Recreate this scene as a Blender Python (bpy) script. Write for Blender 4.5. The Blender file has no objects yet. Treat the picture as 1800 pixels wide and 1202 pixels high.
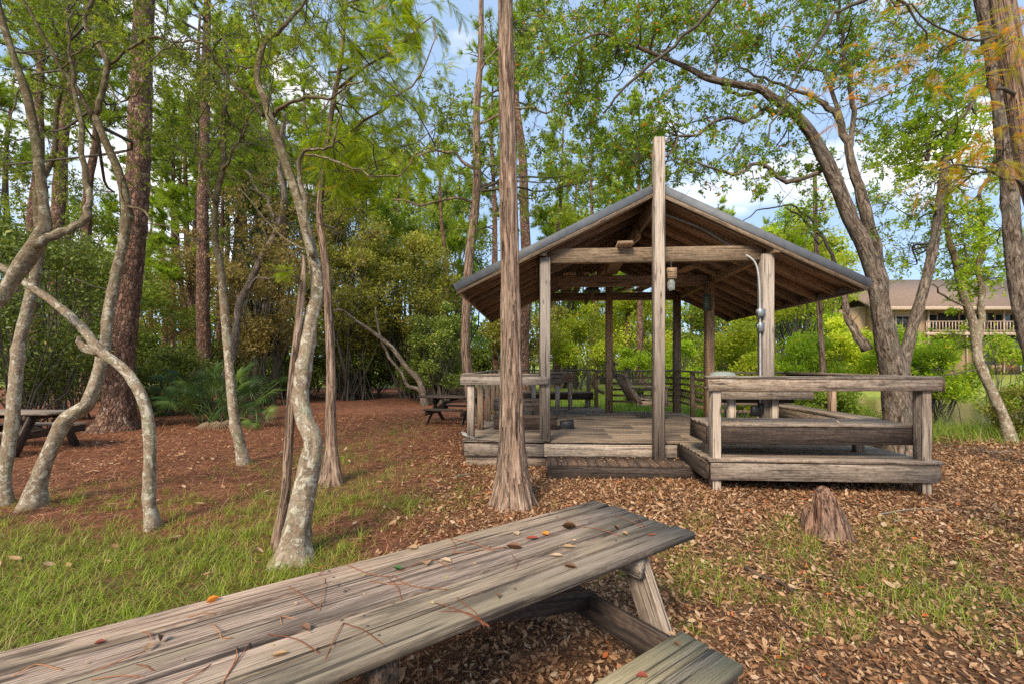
import bpy, math, random
import numpy as np
from mathutils import Vector, Matrix, noise

random.seed(7)
rng = np.random.default_rng(7)
sc = bpy.context.scene
C = sc.collection
PI = math.pi

# ------------------------------------------------------------------ camera
F, HZ, EYE = 790.0, 640.0, 1.65          # focal length (photo px), horizon row, eye height (m)
cam = bpy.data.cameras.new("camera")
cam_ob = bpy.data.objects.new("camera", cam)
C.objects.link(cam_ob)
cam_ob.location = (0, 0, EYE)
cam_ob.rotation_euler = (PI / 2, 0, 0)
cam.sensor_width = 36
cam.lens = F / 1800 * 36
cam.shift_y = 39 / 1800
cam.clip_start = 0.05
cam.clip_end = 3000
sc.camera = cam_ob
sc.cycles.use_denoising = False
sc.cycles.max_bounces = 5; sc.cycles.diffuse_bounces = 3; sc.cycles.glossy_bounces = 2; sc.cycles.transmission_bounces = 4

def at(px, py, D):
    """measured point: image column/row and distance -> metres"""
    return Vector(((px - 900) / F * D, D, EYE - (py - HZ) * D / F))

# ------------------------------------------------------------------ object helpers
def tag(o, label=None, cat=None, group=None, kind=None):
    if label: o["label"] = label
    if cat: o["category"] = cat
    if group: o["group"] = group
    if kind: o["kind"] = kind
    return o

def empty(name, loc=(0, 0, 0), rz=0, label=None, cat=None, group=None):
    o = bpy.data.objects.new(name, None)
    o.empty_display_size = 0.2
    C.objects.link(o)
    o.location = loc
    o.rotation_euler = (0, 0, rz)
    return tag(o, label, cat, group)

class MB:
    """collects geometry; g = grain coordinates, rnd = tone of each piece"""
    def __init__(s):
        s.v, s.f, s.g, s.r, s.e, s.n = [], [], [], [], [], 0
    def add(s, v, f, g, r, e=None):
        v = np.asarray(v, float); g = np.asarray(g, float)
        s.e.append(np.zeros(len(v)) if e is None else np.asarray(e, float))
        s.v.append(v); s.g.append(g)
        s.r.append(np.full(len(v), r) if np.isscalar(r) else np.asarray(r, float))
        for q in f: s.f.append([i + s.n for i in q])
        s.n += len(v)
    def addarr(s, v, f, g, r):
        s.v.append(v); s.g.append(g); s.r.append(r); s.e.append(np.zeros(len(v)))
        s.f.extend((f + s.n).tolist()); s.n += len(v)
    def build(s, name, mat, parent=None, smooth=False, loc=None):
        me = bpy.data.meshes.new(name)
        V = np.concatenate(s.v) if s.v else np.zeros((0, 3))
        G = np.concatenate(s.g); R = np.concatenate(s.r)
        if loc is not None: V = V - np.array(loc)
        k = np.array([len(q) for q in s.f]); L = np.concatenate([np.asarray(q) for q in s.f]) if s.f else np.zeros(0)
        me.vertices.add(len(V)); me.vertices.foreach_set("co", V.astype(np.float32).ravel())
        me.loops.add(len(L)); me.loops.foreach_set("vertex_index", L.astype(np.int32))
        me.polygons.add(len(k))
        st = np.concatenate([[0], np.cumsum(k)[:-1]])
        me.polygons.foreach_set("loop_start", st.astype(np.int32))
        me.polygons.foreach_set("loop_total", k.astype(np.int32))
        me.update(calc_edges=True)
        a = me.attributes.new("g", "FLOAT_VECTOR", "POINT"); a.data.foreach_set("vector", G.astype(np.float32).ravel())
        b = me.attributes.new("rnd", "FLOAT", "POINT"); b.data.foreach_set("value", R.astype(np.float32))
        E = np.concatenate(s.e)
        if E.any(): c_ = me.attributes.new("e", "FLOAT", "POINT"); c_.data.foreach_set("value", E.astype(np.float32))
        if smooth: me.polygons.foreach_set("use_smooth", np.ones(len(k), bool))
        me.materials.append(mat)
        o = bpy.data.objects.new(name, me)
        C.objects.link(o)
        if parent is not None: o.parent = parent
        if loc is not None: o.location = loc
        return o

def board(mb, p0, p1, w, t, up=(0, 0, 1), ch=None, r=None, warp=0.0, cut0=0.0, cut1=0.0):
    """a sawn board from p0 to p1; w across, t along 'up'; chamfered edges"""
    p0, p1, up = Vector(p0), Vector(p1), Vector(up)
    d = p1 - p0; L = d.length; d.normalize()
    s = d.cross(up)
    if s.length < 1e-4: s = d.cross(Vector((0, 1, 0)))
    s.normalize(); u = s.cross(d).normalized()
    if ch is None: ch = min(w, t) * 0.09
    W, T = w / 2, t / 2
    inn = min(.011, W * .4)
    prof = [(-W + ch, -T, 1), (-W + inn, -T, 0), (W - inn, -T, 0), (W - ch, -T, 1), (W, -T + ch, 1), (W, T - ch, .8), (W - ch, T, 1), (W - inn, T, 0), (-W + inn, T, 0), (-W + ch, T, 1), (-W, T - ch, .8), (-W, -T + ch, 1)]
    NP = len(prof); EE = []
    n = max(1, int(L / 0.5)) if warp else 1
    off = [random.uniform(0, 60) for _ in range(3)]
    V, G = [], []
    ph = random.uniform(0, 6)
    for k in range(n + 1):
        q = k / n
        wob = u * (warp * math.sin(ph + q * 5)) + s * (warp * 0.6 * math.cos(ph * 2 + q * 4))
        for (a, b, e_) in prof:
            EE.append(e_)
            x = q * L
            x += (a / max(w, 1e-6)) * (cut0 * (1 - q) + cut1 * q)
            V.append(p0 + d * x + s * a + u * b + wob)
            G.append((x + off[0], a + off[1], b + off[2]))
    fs = []
    for k in range(n):
        for i in range(NP):
            j = (i + 1) % NP
            fs.append([k * NP + i, k * NP + j, k * NP + NP + j, k * NP + NP + i])
    fs.append(list(range(NP - 1, -1, -1))); fs.append([n * NP + i for i in range(NP)])
    mb.add([tuple(v) for v in V], fs, G, random.random() if r is None else r, EE)

def box(mb, c, size, r=0.5, ch=0.004):
    cx, cy, cz = c; sx, sy, sz = size
    board(mb, (cx - sx / 2, cy, cz), (cx + sx / 2, cy, cz), sy, sz, ch=ch, r=r)

def smooth_path(pts, rad, step):
    P = [Vector(p) for p in pts]
    P = [P[0] * 2 - P[1]] + P + [P[-1] * 2 - P[-2]]
    R = [rad[0]] + list(rad) + [rad[-1]]
    out, ro = [], []
    for i in range(1, len(P) - 2):
        L = (P[i + 1] - P[i]).length
        n = max(1, int(L / step))
        for k in range(n):
            t = k / n
            a, b, c, d = P[i - 1], P[i], P[i + 1], P[i + 2]
            out.append(0.5 * ((2 * b) + (c - a) * t + (2 * a - 5 * b + 4 * c - d) * t * t + (3 * b - a - 3 * c + d) * t ** 3))
            tt = t * t * (3 - 2 * t)
            ro.append(R[i] * (1 - tt) + R[i + 1] * tt)
    out.append(P[-2]); ro.append(R[-2])
    return out, ro

def tube(mb, pts, rad, sides=12, step=0.08, namp=0.06, nfreq=(9, 3), ridges=0, ridge_amp=0.0, flare=None, r=None, cap=True, raw=False, knots=0):
    """tapered limb with bark relief; flare=(height, amount, lobes, lobe_amp)"""
    if raw: P, R = [Vector(p) for p in pts], list(rad)
    else: P, R = smooth_path(pts, rad, step)
    off = random.uniform(0, 100)
    KN = []
    if knots:
        tot = sum((b_ - a_).length for a_, b_ in zip(P, P[1:]))
        KN = [(random.uniform(.15, tot), random.uniform(0, 2 * PI), random.uniform(.12, .5), random.uniform(.02, .055)) for _ in range(int(tot / knots))]
    V, G = [], []
    t0 = (P[1] - P[0]).normalized()
    nrm = t0.orthogonal().normalized()
    s = 0.0
    for k, (p, ra) in enumerate(zip(P, R)):
        if k:
            s += (p - P[k - 1]).length
        t = (P[min(k + 1, len(P) - 1)] - P[max(k - 1, 0)]).normalized()
        nrm = (nrm - t * nrm.dot(t)).normalized()
        b = t.cross(nrm)
        h = s
        for i in range(sides):
            th = 2 * PI * i / sides
            c, sn = math.cos(th), math.sin(th)
            q = 1 + namp * noise.noise(Vector((c * nfreq[0] * 0.25 + off, sn * nfreq[0] * 0.25, s * nfreq[1] + off))) * 2
            q += namp * 0.9 * noise.noise(Vector((c * nfreq[0] * 0.7 + off, sn * nfreq[0] * 0.7, s * nfreq[1] * 3 + off)))
            if ridges:
                q += ridge_amp * math.sin(th * ridges + 2.5 * noise.noise(Vector((c * 2, sn * 2, s * 1.3 + off))))
            if flare:
                e = math.exp(-h / flare[0])
                q += flare[1] * e * (1 + flare[3] * math.sin(th * flare[2] + off) + 0.5 * flare[3] * math.sin(th * (flare[2] * 2 + 1) + off * 2))
            for (ks, kt, ka, kz) in KN:
                if abs(s - ks) < kz * 2.5:
                    dth = (th - kt + PI) % (2 * PI) - PI
                    q += ka * math.exp(-((s - ks) ** 2 + (dth * ra) ** 2) / (kz * kz))
            dr = nrm * c + b * sn
            V.append(p + dr * (ra * q))
            G.append((c * ra + off, sn * ra + off, s))
    fs = []
    n = len(P)
    for k in range(n - 1):
        for i in range(sides):
            j = (i + 1) % sides
            fs.append([k * sides + i, k * sides + j, (k + 1) * sides + j, (k + 1) * sides + i])
    if cap:
        fs.append([(n - 1) * sides + i for i in range(sides)])
        fs.append([i for i in range(sides - 1, -1, -1)])
    mb.add([tuple(v) for v in V], fs, G, random.random() if r is None else r)
    return P, R

def lathe(mb, prof, c, sides=20, r=0.5, wob=0.0):
    V, G = [], []
    for (ra, z) in prof:
        for i in range(sides):
            th = 2 * PI * i / sides
            q = 1 + wob * noise.noise(Vector((math.cos(th) * 2, math.sin(th) * 2, z * 9)))
            V.append((c[0] + ra * q * math.cos(th), c[1] + ra * q * math.sin(th), c[2] + z)); G.append(V[-1])
    fs = []
    for k in range(len(prof) - 1):
        for i in range(sides):
            j = (i + 1) % sides
            fs.append([k * sides + i, k * sides + j, (k + 1) * sides + j, (k + 1) * sides + i])
    fs.append(list(range(sides - 1, -1, -1))); fs.append([(len(prof) - 1) * sides + i for i in range(sides)])
    mb.add(V, fs, G, r)

# ---- vectorised foliage
def rand_rot(n, tilt=1.0, rg=rng):
    """random frames; tilt 1 = any direction, small = lying flat"""
    z = rg.normal(size=(n, 3)) * np.array([tilt, tilt, 1.0])
    z[:, 2] = np.where(z[:, 2] < 0, z[:, 2] * (1 if tilt >= 1 else -1), z[:, 2])
    if tilt < 1: z[:, 2] += 0.35
    z /= np.linalg.norm(z, axis=1, keepdims=True)
    x = rg.normal(size=(n, 3)); x -= z * (x * z).sum(1, keepdims=True)
    x /= np.linalg.norm(x, axis=1, keepdims=True)
    y = np.cross(z, x)
    return np.stack([x, y, z], axis=2)

def frames_from_dir(d, rg=rng):
    """frames whose y axis is d"""
    y = d / np.maximum(np.linalg.norm(d, axis=1, keepdims=True), 1e-9)
    x = rg.normal(size=y.shape); x -= y * (x * y).sum(1, keepdims=True)
    x /= np.linalg.norm(x, axis=1, keepdims=True)
    return np.stack([x, y, np.cross(x, y)], axis=2)

def instance(mb, tv, tf, pos, rot, scale, rnd):
    tv = np.asarray(tv, float); tf = np.asarray(tf, int)
    n, m = len(pos), len(tv)
    if np.ndim(scale) == 1: scale = np.repeat(scale[:, None], 3, 1)
    loc = tv[None] * scale[:, None, :]
    V = np.einsum('nij,nmj->nmi', rot, loc) + pos[:, None, :]
    Fq = (tf[None] + (np.arange(n) * m)[:, None, None]).reshape(-1, tf.shape[1])
    mb.addarr(V.reshape(-1, 3), Fq, np.tile(tv, (n, 1)), np.repeat(rnd, m))

LEAF_V = [(0, 0, 0), (0.22, 0.45, 0.05), (0, 1, -0.05), (-0.22, 0.45, 0.05)]
LEAF_F = [(0, 1, 2, 3)]
_a = [(0, 0, 0), (.17, .25, .03), (.20, .6, .05), (0, 1, .09), (-.20, .6, .05), (-.17, .25, .03), (0, .25, -.015), (0, .6, -.02)]
GLEAF_V = np.array(_a)
GLEAF_F = [(0, 1, 6, 0), (1, 2, 7, 6), (2, 3, 7, 2), (0, 6, 5, 0), (6, 7, 4, 5), (7, 3, 4, 7)]
GLEAF_T = [(0, 1, 6), (1, 2, 7), (1, 7, 6), (2, 3, 7), (0, 6, 5), (6, 7, 4), (6, 4, 5), (7, 3, 4)]
def tuft_template(n=16, w=0.012, seed=1, spread=1.25):
    rg = np.random.default_rng(seed); V, Fc = [], []
    for i in range(n):
        a = rg.uniform(0, 2 * PI); e = rg.uniform(0.1, spread)
        d = np.array([math.cos(a) * math.sin(e), math.cos(e), math.sin(a) * math.sin(e)])
        s = np.cross(d, rg.normal(size=3)); s /= np.linalg.norm(s); L = rg.uniform(.75, 1)
        k = len(V); V += [tuple(-s * w), tuple(s * w), tuple(d * L)]; Fc.append((k, k + 1, k + 2))
    return V, Fc
def frond_template(n=13, droop=0.25, ll=0.16, w=.018):
    V, Fc = [(-.006, 0, 0), (.006, 0, 0), (0, 1, -droop)], [(0, 1, 2)]
    for i in range(n):
        t = 0.08 + 0.9 * i / n; l = ll * (1 - 0.75 * abs(t - .45) ** 1.3 * 1.6)
        for sg in (-1, 1):
            k = len(V); z = -droop * t * t
            V += [(0, t - w, z), (0, t + w, z), (sg * l, t + l * .45, z - .02)]; Fc.append((k, k + 1, k + 2))
    return V, Fc
TUFT = tuft_template(22, .016); TUFT_FAR = tuft_template(12, .04, 2)
FROND = frond_template()

def grow(starts, dirs, length, seg=5, wander=0.35, grav=-0.05, rg=rng):
    """vectorised twigs: returns (N, seg+1, 3)"""
    n = len(starts)
    P = [np.array(starts, float)]
    d = np.array(dirs, float); d /= np.linalg.norm(d, axis=1, keepdims=True)
    length = np.broadcast_to(length, (n,))
    for k in range(seg):
        d = d + rg.normal(size=(n, 3)) * wander; d[:, 2] += grav
        d /= np.linalg.norm(d, axis=1, keepdims=True)
        P.append(P[-1] + d * (length / seg)[:, None])
    return np.stack(P, axis=1)

def twig_mesh(mb, P, r0, r1, sides=3, rg=rng):
    n, S, _ = P.shape
    r0 = np.broadcast_to(r0, (n,)); r1 = np.broadcast_to(r1, (n,))
    t = np.gradient(P, axis=1); t /= np.maximum(np.linalg.norm(t, axis=2, keepdims=True), 1e-9)
    ref = rg.normal(size=(n, 1, 3))
    a = np.cross(t, ref); a /= np.maximum(np.linalg.norm(a, axis=2, keepdims=True), 1e-9)
    b = np.cross(t, a)
    q = np.linspace(0, 1, S)
    rr = r0[:, None] * (1 - q) + r1[:, None] * q
    rings = []
    for i in range(sides):
        th = 2 * PI * i / sides
        rings.append(P + (a * math.cos(th) + b * math.sin(th)) * rr[:, :, None])
    V = np.stack(rings, axis=2).reshape(-1, 3)
    k, i = np.meshgrid(np.arange(S - 1), np.arange(sides), indexing='ij')
    k = k.ravel(); i = i.ravel(); j = (i + 1) % sides
    f = np.stack([k * sides + i, k * sides + j, (k + 1) * sides + j, (k + 1) * sides + i], 1)
    Fq = (f[None] + (np.arange(n) * S * sides)[:, None, None]).reshape(-1, 4)
    mb.addarr(V, Fq, V.copy(), np.repeat(rg.random(n), S * sides))

def on_twigs(P, n, lo=0.2, rg=rng):
    """n random points on twigs with direction"""
    N, S, _ = P.shape
    i = rg.integers(0, N, n); t = (lo + (1 - lo) * rg.random(n)) * (S - 1.001)
    k = t.astype(int); fr = (t - k)[:, None]
    a, b = P[i, k], P[i, k + 1]
    return a * (1 - fr) + b * fr, b - a

def sph(n, rg=rng):
    v = rg.normal(size=(n, 3)); return v / np.linalg.norm(v, axis=1, keepdims=True)

# ------------------------------------------------------------------ materials
class Mat:
    def __init__(s, name, rough=0.8):
        s.m = bpy.data.materials.new(name); s.m.use_nodes = True
        s.nt = s.m.node_tree; s.nt.nodes.clear()
        s.out = s.nt.nodes.new("ShaderNodeOutputMaterial")
        s.b = s.nt.nodes.new("ShaderNodeBsdfPrincipled")
        s.b.inputs["Roughness"].default_value = rough
        s.b.inputs["Specular IOR Level"].default_value = 0.25
        s.link(s.b.outputs[0], s.out.inputs[0])
    def link(s, a, b): s.nt.links.new(a, b)
    def n(s, typ, props=None, **ins):
        nd = s.nt.nodes.new("ShaderNode" + typ)
        for k, v in (props or {}).items(): setattr(nd, k, v)
        for k, v in ins.items():
            key = k.replace("_", " ")
            if k[0] == "i" and k[1:].isdigit(): sock = nd.inputs[int(k[1:])]
            else: sock = nd.inputs[key]
            s.put(sock, v)
        return nd
    def put(s, sock, v):
        if isinstance(v, bpy.types.NodeSocket): s.link(v, sock)
        elif isinstance(v, bpy.types.Node): s.link(v.outputs[0], sock)
        else:
            if isinstance(v, tuple) and len(v) == 3 and sock.type == 'RGBA': v = v + (1,)
            sock.default_value = v
    def attr(s, name, out="Fac"):
        return s.n("Attribute", {"attribute_name": name}).outputs[out]
    def map(s, vec, scale, loc=(0, 0, 0), rot=(0, 0, 0)):
        return s.n("Mapping", None, Vector=vec, Scale=scale, Location=loc, Rotation=rot).outputs[0]
    def noise(s, vec, scale=1, detail=5, rough=.55, dist=0, out=0):
        return s.n("TexNoise", None, Vector=vec, Scale=scale, Detail=detail, Roughness=rough, Distortion=dist).outputs[out]
    def ramp(s, fac, stops, interp="LINEAR"):
        nd = s.n("ValToRGB"); s.put(nd.inputs[0], fac)
        cr = nd.color_ramp; cr.interpolation = interp
        while len(cr.elements) < len(stops): cr.elements.new(0.5)
        for e, (p, c) in zip(cr.elements, stops):
            e.position = p
            e.color = (c, c, c, 1) if isinstance(c, (int, float)) else tuple(c) + (1,)
        return nd.outputs[0]
    def mix(s, fac, a, b, mode="MIX"):
        return s.n("MixRGB", {"blend_type": mode}, Fac=fac, Color1=a, Color2=b).outputs[0]
    def math(s, op, a, b=0.0, clamp=False):
        return s.n("Math", {"operation": op, "use_clamp": clamp}, i0=a, i1=b).outputs[0]
    def bump(s, h, strength=.5, dist=.01):
        nd = s.n("Bump", None, Height=h, Strength=strength, Distance=dist)
        s.link(nd.outputs[0], s.b.inputs["Normal"]); return nd
    def color(s, c): s.put(s.b.inputs["Base Color"], c)

def wood(name, dark, mid, light, stain=0.5, stain_col=(.025, .02, .018), tint=None, fine=1.0):
    m = Mat(name, .82)
    g = m.attr("g", "Vector"); r = m.attr("rnd")
    fig = m.noise(m.map(g, (.9, 11, 11)), 1.6, 4, .5, 2.2)
    grain = m.noise(m.map(g, (2.6, 105 * fine, 105 * fine)), 1, 6, .68, .3)
    wv = m.n("TexWave", {"wave_type": "BANDS", "bands_direction": "Y"}, Vector=m.map(g, (.55, 1, 1)), Scale=26.0 * fine, Distortion=9.0, Detail=3.0).outputs[1]
    f = m.math("ADD", m.math("MULTIPLY", grain, .62), m.math("ADD", m.math("MULTIPLY", fig, .30), m.math("MULTIPLY", wv, .10)))
    col = m.ramp(f, [(.32, dark), (.45, mid), (.62, light)])
    bright = m.n("HueSaturation", None, Value=m.math("ADD", m.math("MULTIPLY", r, .55), .72), Saturation=m.math("ADD", m.math("MULTIPLY", r, .25), .85), Color=col).outputs[0]
    if tint is not None:
        tn = m.ramp(m.noise(m.map(g, (.7, 5, 5), (9, 3, 1)), 1.3, 3, .5), [(.42, 0), (.66, 1)])
        bright = m.mix(m.math("MULTIPLY", tn, .7), bright, tint)
    st = m.ramp(m.noise(m.map(g, (1.1, 9, 9), (3, 7, 2)), 1.3, 7, .72, .6), [(.58 - .14 * stain, 0), (.68 - .10 * stain, 1)])
    e = m.attr("e"); en = m.noise(m.map(g, (3, 60, 60)), 1, 4, .6)
    ef = m.ramp(m.math("ADD", e, m.math("MULTIPLY", m.math("SUBTRACT", en, .5), .9)), [(.55, 0), (1.15, 1)])
    col = m.mix(m.math("MULTIPLY", st, .25 + .42 * stain), bright, stain_col)
    col = m.mix(m.math("MULTIPLY", ef, .25 + .5 * stain), col, stain_col)
    crack = m.ramp(m.noise(m.map(g, (1.0, 55, 55), (1, 5, 8)), 1, 3, .5, .2), [(.35, 1), (.405, 0)])
    col = m.mix(m.math("MULTIPLY", crack, .75), col, stain_col)
    # knots
    vo = m.n("TexVoronoi", {"feature": "F1"}, Vector=m.map(g, (2.2, 9, 9)), Scale=1.0).outputs["Distance"]
    kn = m.ramp(m.math("ADD", vo, m.math("MULTIPLY", m.math("SUBTRACT", fig, .5), .25)), [(.07, 1), (.17, 0)])
    col = m.mix(m.math("MULTIPLY", kn, .7), col, tuple(c * .45 for c in dark))
    m.color(col)
    h = m.math("SUBTRACT", grain, m.math("MULTIPLY", crack, .8))
    m.bump(h, .85, .006)
    return m.m

def bark(name, kind):
    m = Mat(name, .9)
    g = m.attr("g", "Vector"); r = m.attr("rnd")
    if kind == "pale":       # smooth grey with lichen
        big = m.noise(m.map(g, (7, 7, 4)), 1, 4, .6)
        fine = m.noise(m.map(g, (45, 45, 32)), 1, 6, .7)
        base = m.ramp(big, [(.3, (.21, .14, .085)), (.5, (.40, .29, .19)), (.7, (.53, .425, .30))])
        base = m.mix(m.ramp(fine, [(.35, .75), (.62, 0)]), base, (.09, .068, .048))
        li = m.ramp(m.noise(m.map(g, (16, 16, 11), (5, 1, 2)), 1, 6, .72, .4), [(.50, 0), (.56, 1)])
        base = m.mix(m.math("MULTIPLY", li, .8), base, m.mix(big, (.56, .51, .38), (.64, .56, .44)))
        gr = m.ramp(m.noise(m.map(g, (10, 10, 4), (1, 9, 2)), 1, 5, .7), [(.53, 0), (.68, 1)])
        base = m.mix(m.math("MULTIPLY", gr, .6), base, (.22, .24, .12))
        ring = m.ramp(m.noise(m.map(g, (3, 3, 42), (1, 9, 2)), 1, 3, .5), [(.62, 0), (.7, 1)])
        base = m.mix(m.math("MULTIPLY", ring, .35), base, (.09, .06, .04))
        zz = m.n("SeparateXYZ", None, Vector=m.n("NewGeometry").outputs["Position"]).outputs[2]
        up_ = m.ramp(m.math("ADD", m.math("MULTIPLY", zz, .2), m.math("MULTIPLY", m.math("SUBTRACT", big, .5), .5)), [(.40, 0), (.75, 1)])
        base = m.mix(up_, base, m.mix(1.0, base, (.42, .40, .30), "MULTIPLY"))  # moss and canopy shade worked into the colour higher up the trunk
        m.color(base); m.bump(m.math("ADD", fine, m.math("MULTIPLY", li, .3)), .9, .016)
    elif kind == "cypress":  # stringy brown strips
        st = m.noise(m.map(g, (34, 34, 2.6)), 1, 4, .6, .7)
        st2 = m.noise(m.map(g, (85, 85, 9)), 1, 4, .6, .2)
        base = m.ramp(m.math("ADD", m.math("MULTIPLY", st, .7), m.math("MULTIPLY", st2, .3)),
                      [(.36, (.05, .027, .018)), (.44, (.22, .132, .088)), (.55, (.39, .26, .18)), (.67, (.57, .44, .33))])
        lo = m.ramp(m.noise(m.map(g, (3, 3, 1.2)), 1, 3, .5), [(.4, 0), (.7, 1)])
        base = m.mix(m.math("MULTIPLY", lo, .4), base, (.24, .20, .155))
        fi = m.ramp(m.noise(m.map(g, (34, 34, 2.2), (4, 4, 1)), 1, 3, .55, .8), [(.40, 1), (.46, 0)])
        base = m.mix(m.math("MULTIPLY", fi, .55), base, (.04, .022, .014))
        m.color(base); m.bump(m.math("SUBTRACT", m.math("ADD", st, m.math("MULTIPLY", st2, .4)), fi), 1.0, .03)
    elif kind == "pine":     # scaly plates
        gv = m.map(g, (15, 15, 6.5))
        wob = m.n("VectorMath", {"operation": "ADD"}, i0=gv, i1=m.n("VectorMath", {"operation": "SCALE"}, i0=m.noise(gv, 1.4, 3, .5, 0, 1), Scale=1.7).outputs[0]).outputs[0]
        vo = m.n("TexVoronoi", {"feature": "DISTANCE_TO_EDGE"}, Vector=wob, Scale=1.0).outputs["Distance"]
        ce = m.n("TexVoronoi", {"feature": "F1"}, Vector=wob, Scale=1.0).outputs["Color"]
        fine = m.noise(m.map(g, (60, 60, 25)), 1, 5, .65)
        base = m.ramp(m.math("ADD", m.math("MULTIPLY", ce, .55), m.math("MULTIPLY", fine, .45)), [(.25, (.12, .065, .045)), (.5, (.26, .14, .09)), (.66, (.40, .23, .15)), (.8, (.40, .33, .27))])
        ed = m.ramp(m.math('ADD', vo, m.math('MULTIPLY', m.math('SUBTRACT', fine, .5), .22)), [(.0, 1), (.13, 0)])
        m.color(m.mix(m.math("MULTIPLY", ed, .9), base, (.022, .014, .011)))
        m.bump(m.math("ADD", m.ramp(vo, [(0, 0), (.3, 1)]), m.math("MULTIPLY", fine, .3)), 1.0, .03)
    else:                    # oak: grey-brown furrowed
        st = m.noise(m.map(g, (21, 21, 5.5)), 1, 6, .72, 1.1)
        big = m.noise(m.map(g, (5, 5, 3)), 1, 3, .5)
        base = m.ramp(st, [(.37, (.028, .02, .015)), (.47, (.14, .10, .072)), (.57, (.29, .22, .165)), (.70, (.47, .39, .31))])
        lg = m.ramp(big, [(.5, 0), (.7, 1)])
        base = m.mix(m.math("MULTIPLY", lg, .35), base, (.24, .25, .19))
        m.color(base); m.bump(st, 1.0, .05)
    return m.m

def leafmat(name, stops, trans=0.45, rough=.5, patchy=0.0):
    """leaf colours picked by each leaf's own rnd"""
    m = Mat(name, rough)
    r = m.attr("rnd")
    col = m.ramp(r, stops)
    if patchy:
        pos = m.n("NewGeometry").outputs["Position"]
        pn = m.ramp(m.noise(pos, .45, 3, .6), [(.35, 1 - patchy), (.65, 1 + patchy * .4)])
        col = m.mix(1.0, col, pn, "MULTIPLY")
    m.color(col)
    m.b.inputs["Specular IOR Level"].default_value = .3
    tr = m.n("BsdfTranslucent", None, Color=m.mix(1.0, col, (1.25, 1.3, .75), "MULTIPLY"))
    mx = m.n("MixShader", None, Fac=trans)
    m.link(m.b.outputs[0], mx.inputs[1]); m.link(tr.outputs[0], mx.inputs[2])
    m.link(mx.outputs[0], m.out.inputs[0])
    return m.m

def plain(name, col, rough=.6, metal=0.0, bumps=None, var=.25, spec=.4):
    m = Mat(name, rough)
    pos = m.n("TexCoord").outputs["Object"]
    n1 = m.noise(pos, 6, 5, .65)
    m.color(m.mix(1.0, col, m.ramp(n1, [(.3, 1 - var), (.7, 1 + var * .5)]), "MULTIPLY"))
    m.b.inputs["Metallic"].default_value = metal
    m.b.inputs["Specular IOR Level"].default_value = spec
    if bumps: m.bump(m.noise(pos, bumps, 4, .6), .4, .01)
    return m.m

W_TABLE = wood("weathered_table_wood", (.045, .028, .021), (.245, .168, .125), (.52, .39, .295), .72, tint=(.31, .25, .16))
W_TABLE2 = wood("greenish_table_wood", (.08, .054, .032), (.33, .25, .15), (.56, .45, .29), .3, tint=(.34, .28, .14))
W_DECK = wood("weathered_deck_wood", (.06, .042, .031), (.26, .19, .135), (.46, .355, .265), .6)
W_RAIL = wood("weathered_rail_wood", (.07, .046, .034), (.33, .235, .168), (.60, .475, .36), .5)
W_POST = wood("pale_post_wood", (.13, .09, .065), (.38, .295, .225), (.60, .49, .39), .22)
W_DARK = wood("dark_brown_wood", (.022, .014, .011), (.085, .052, .036), (.20, .135, .095), .75)  # very dark brown tone with heavy dark blotches
W_BROWN = wood("brown_frame_wood", (.09, .054, .033), (.32, .205, .125), (.54, .38, .25), .2)
W_BEAM = wood("beam_wood", (.08, .052, .034), (.25, .17, .105), (.41, .30, .20), .25)
W_FRESH = wood("fresh_pine_wood", (.16, .09, .05), (.36, .22, .12), (.52, .36, .22), .1)
W_PLY = wood("plywood_sheathing", (.15, .088, .058), (.37, .235, .16), (.52, .36, .25), .25)
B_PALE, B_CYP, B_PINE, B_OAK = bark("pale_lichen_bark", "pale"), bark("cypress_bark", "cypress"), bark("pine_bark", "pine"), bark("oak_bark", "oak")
TWIG = plain("twig_bark", (.10, .085, .062), .9)
TWIG_PALE = plain("pale_twig_bark", (.26, .23, .18), .9)
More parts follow.
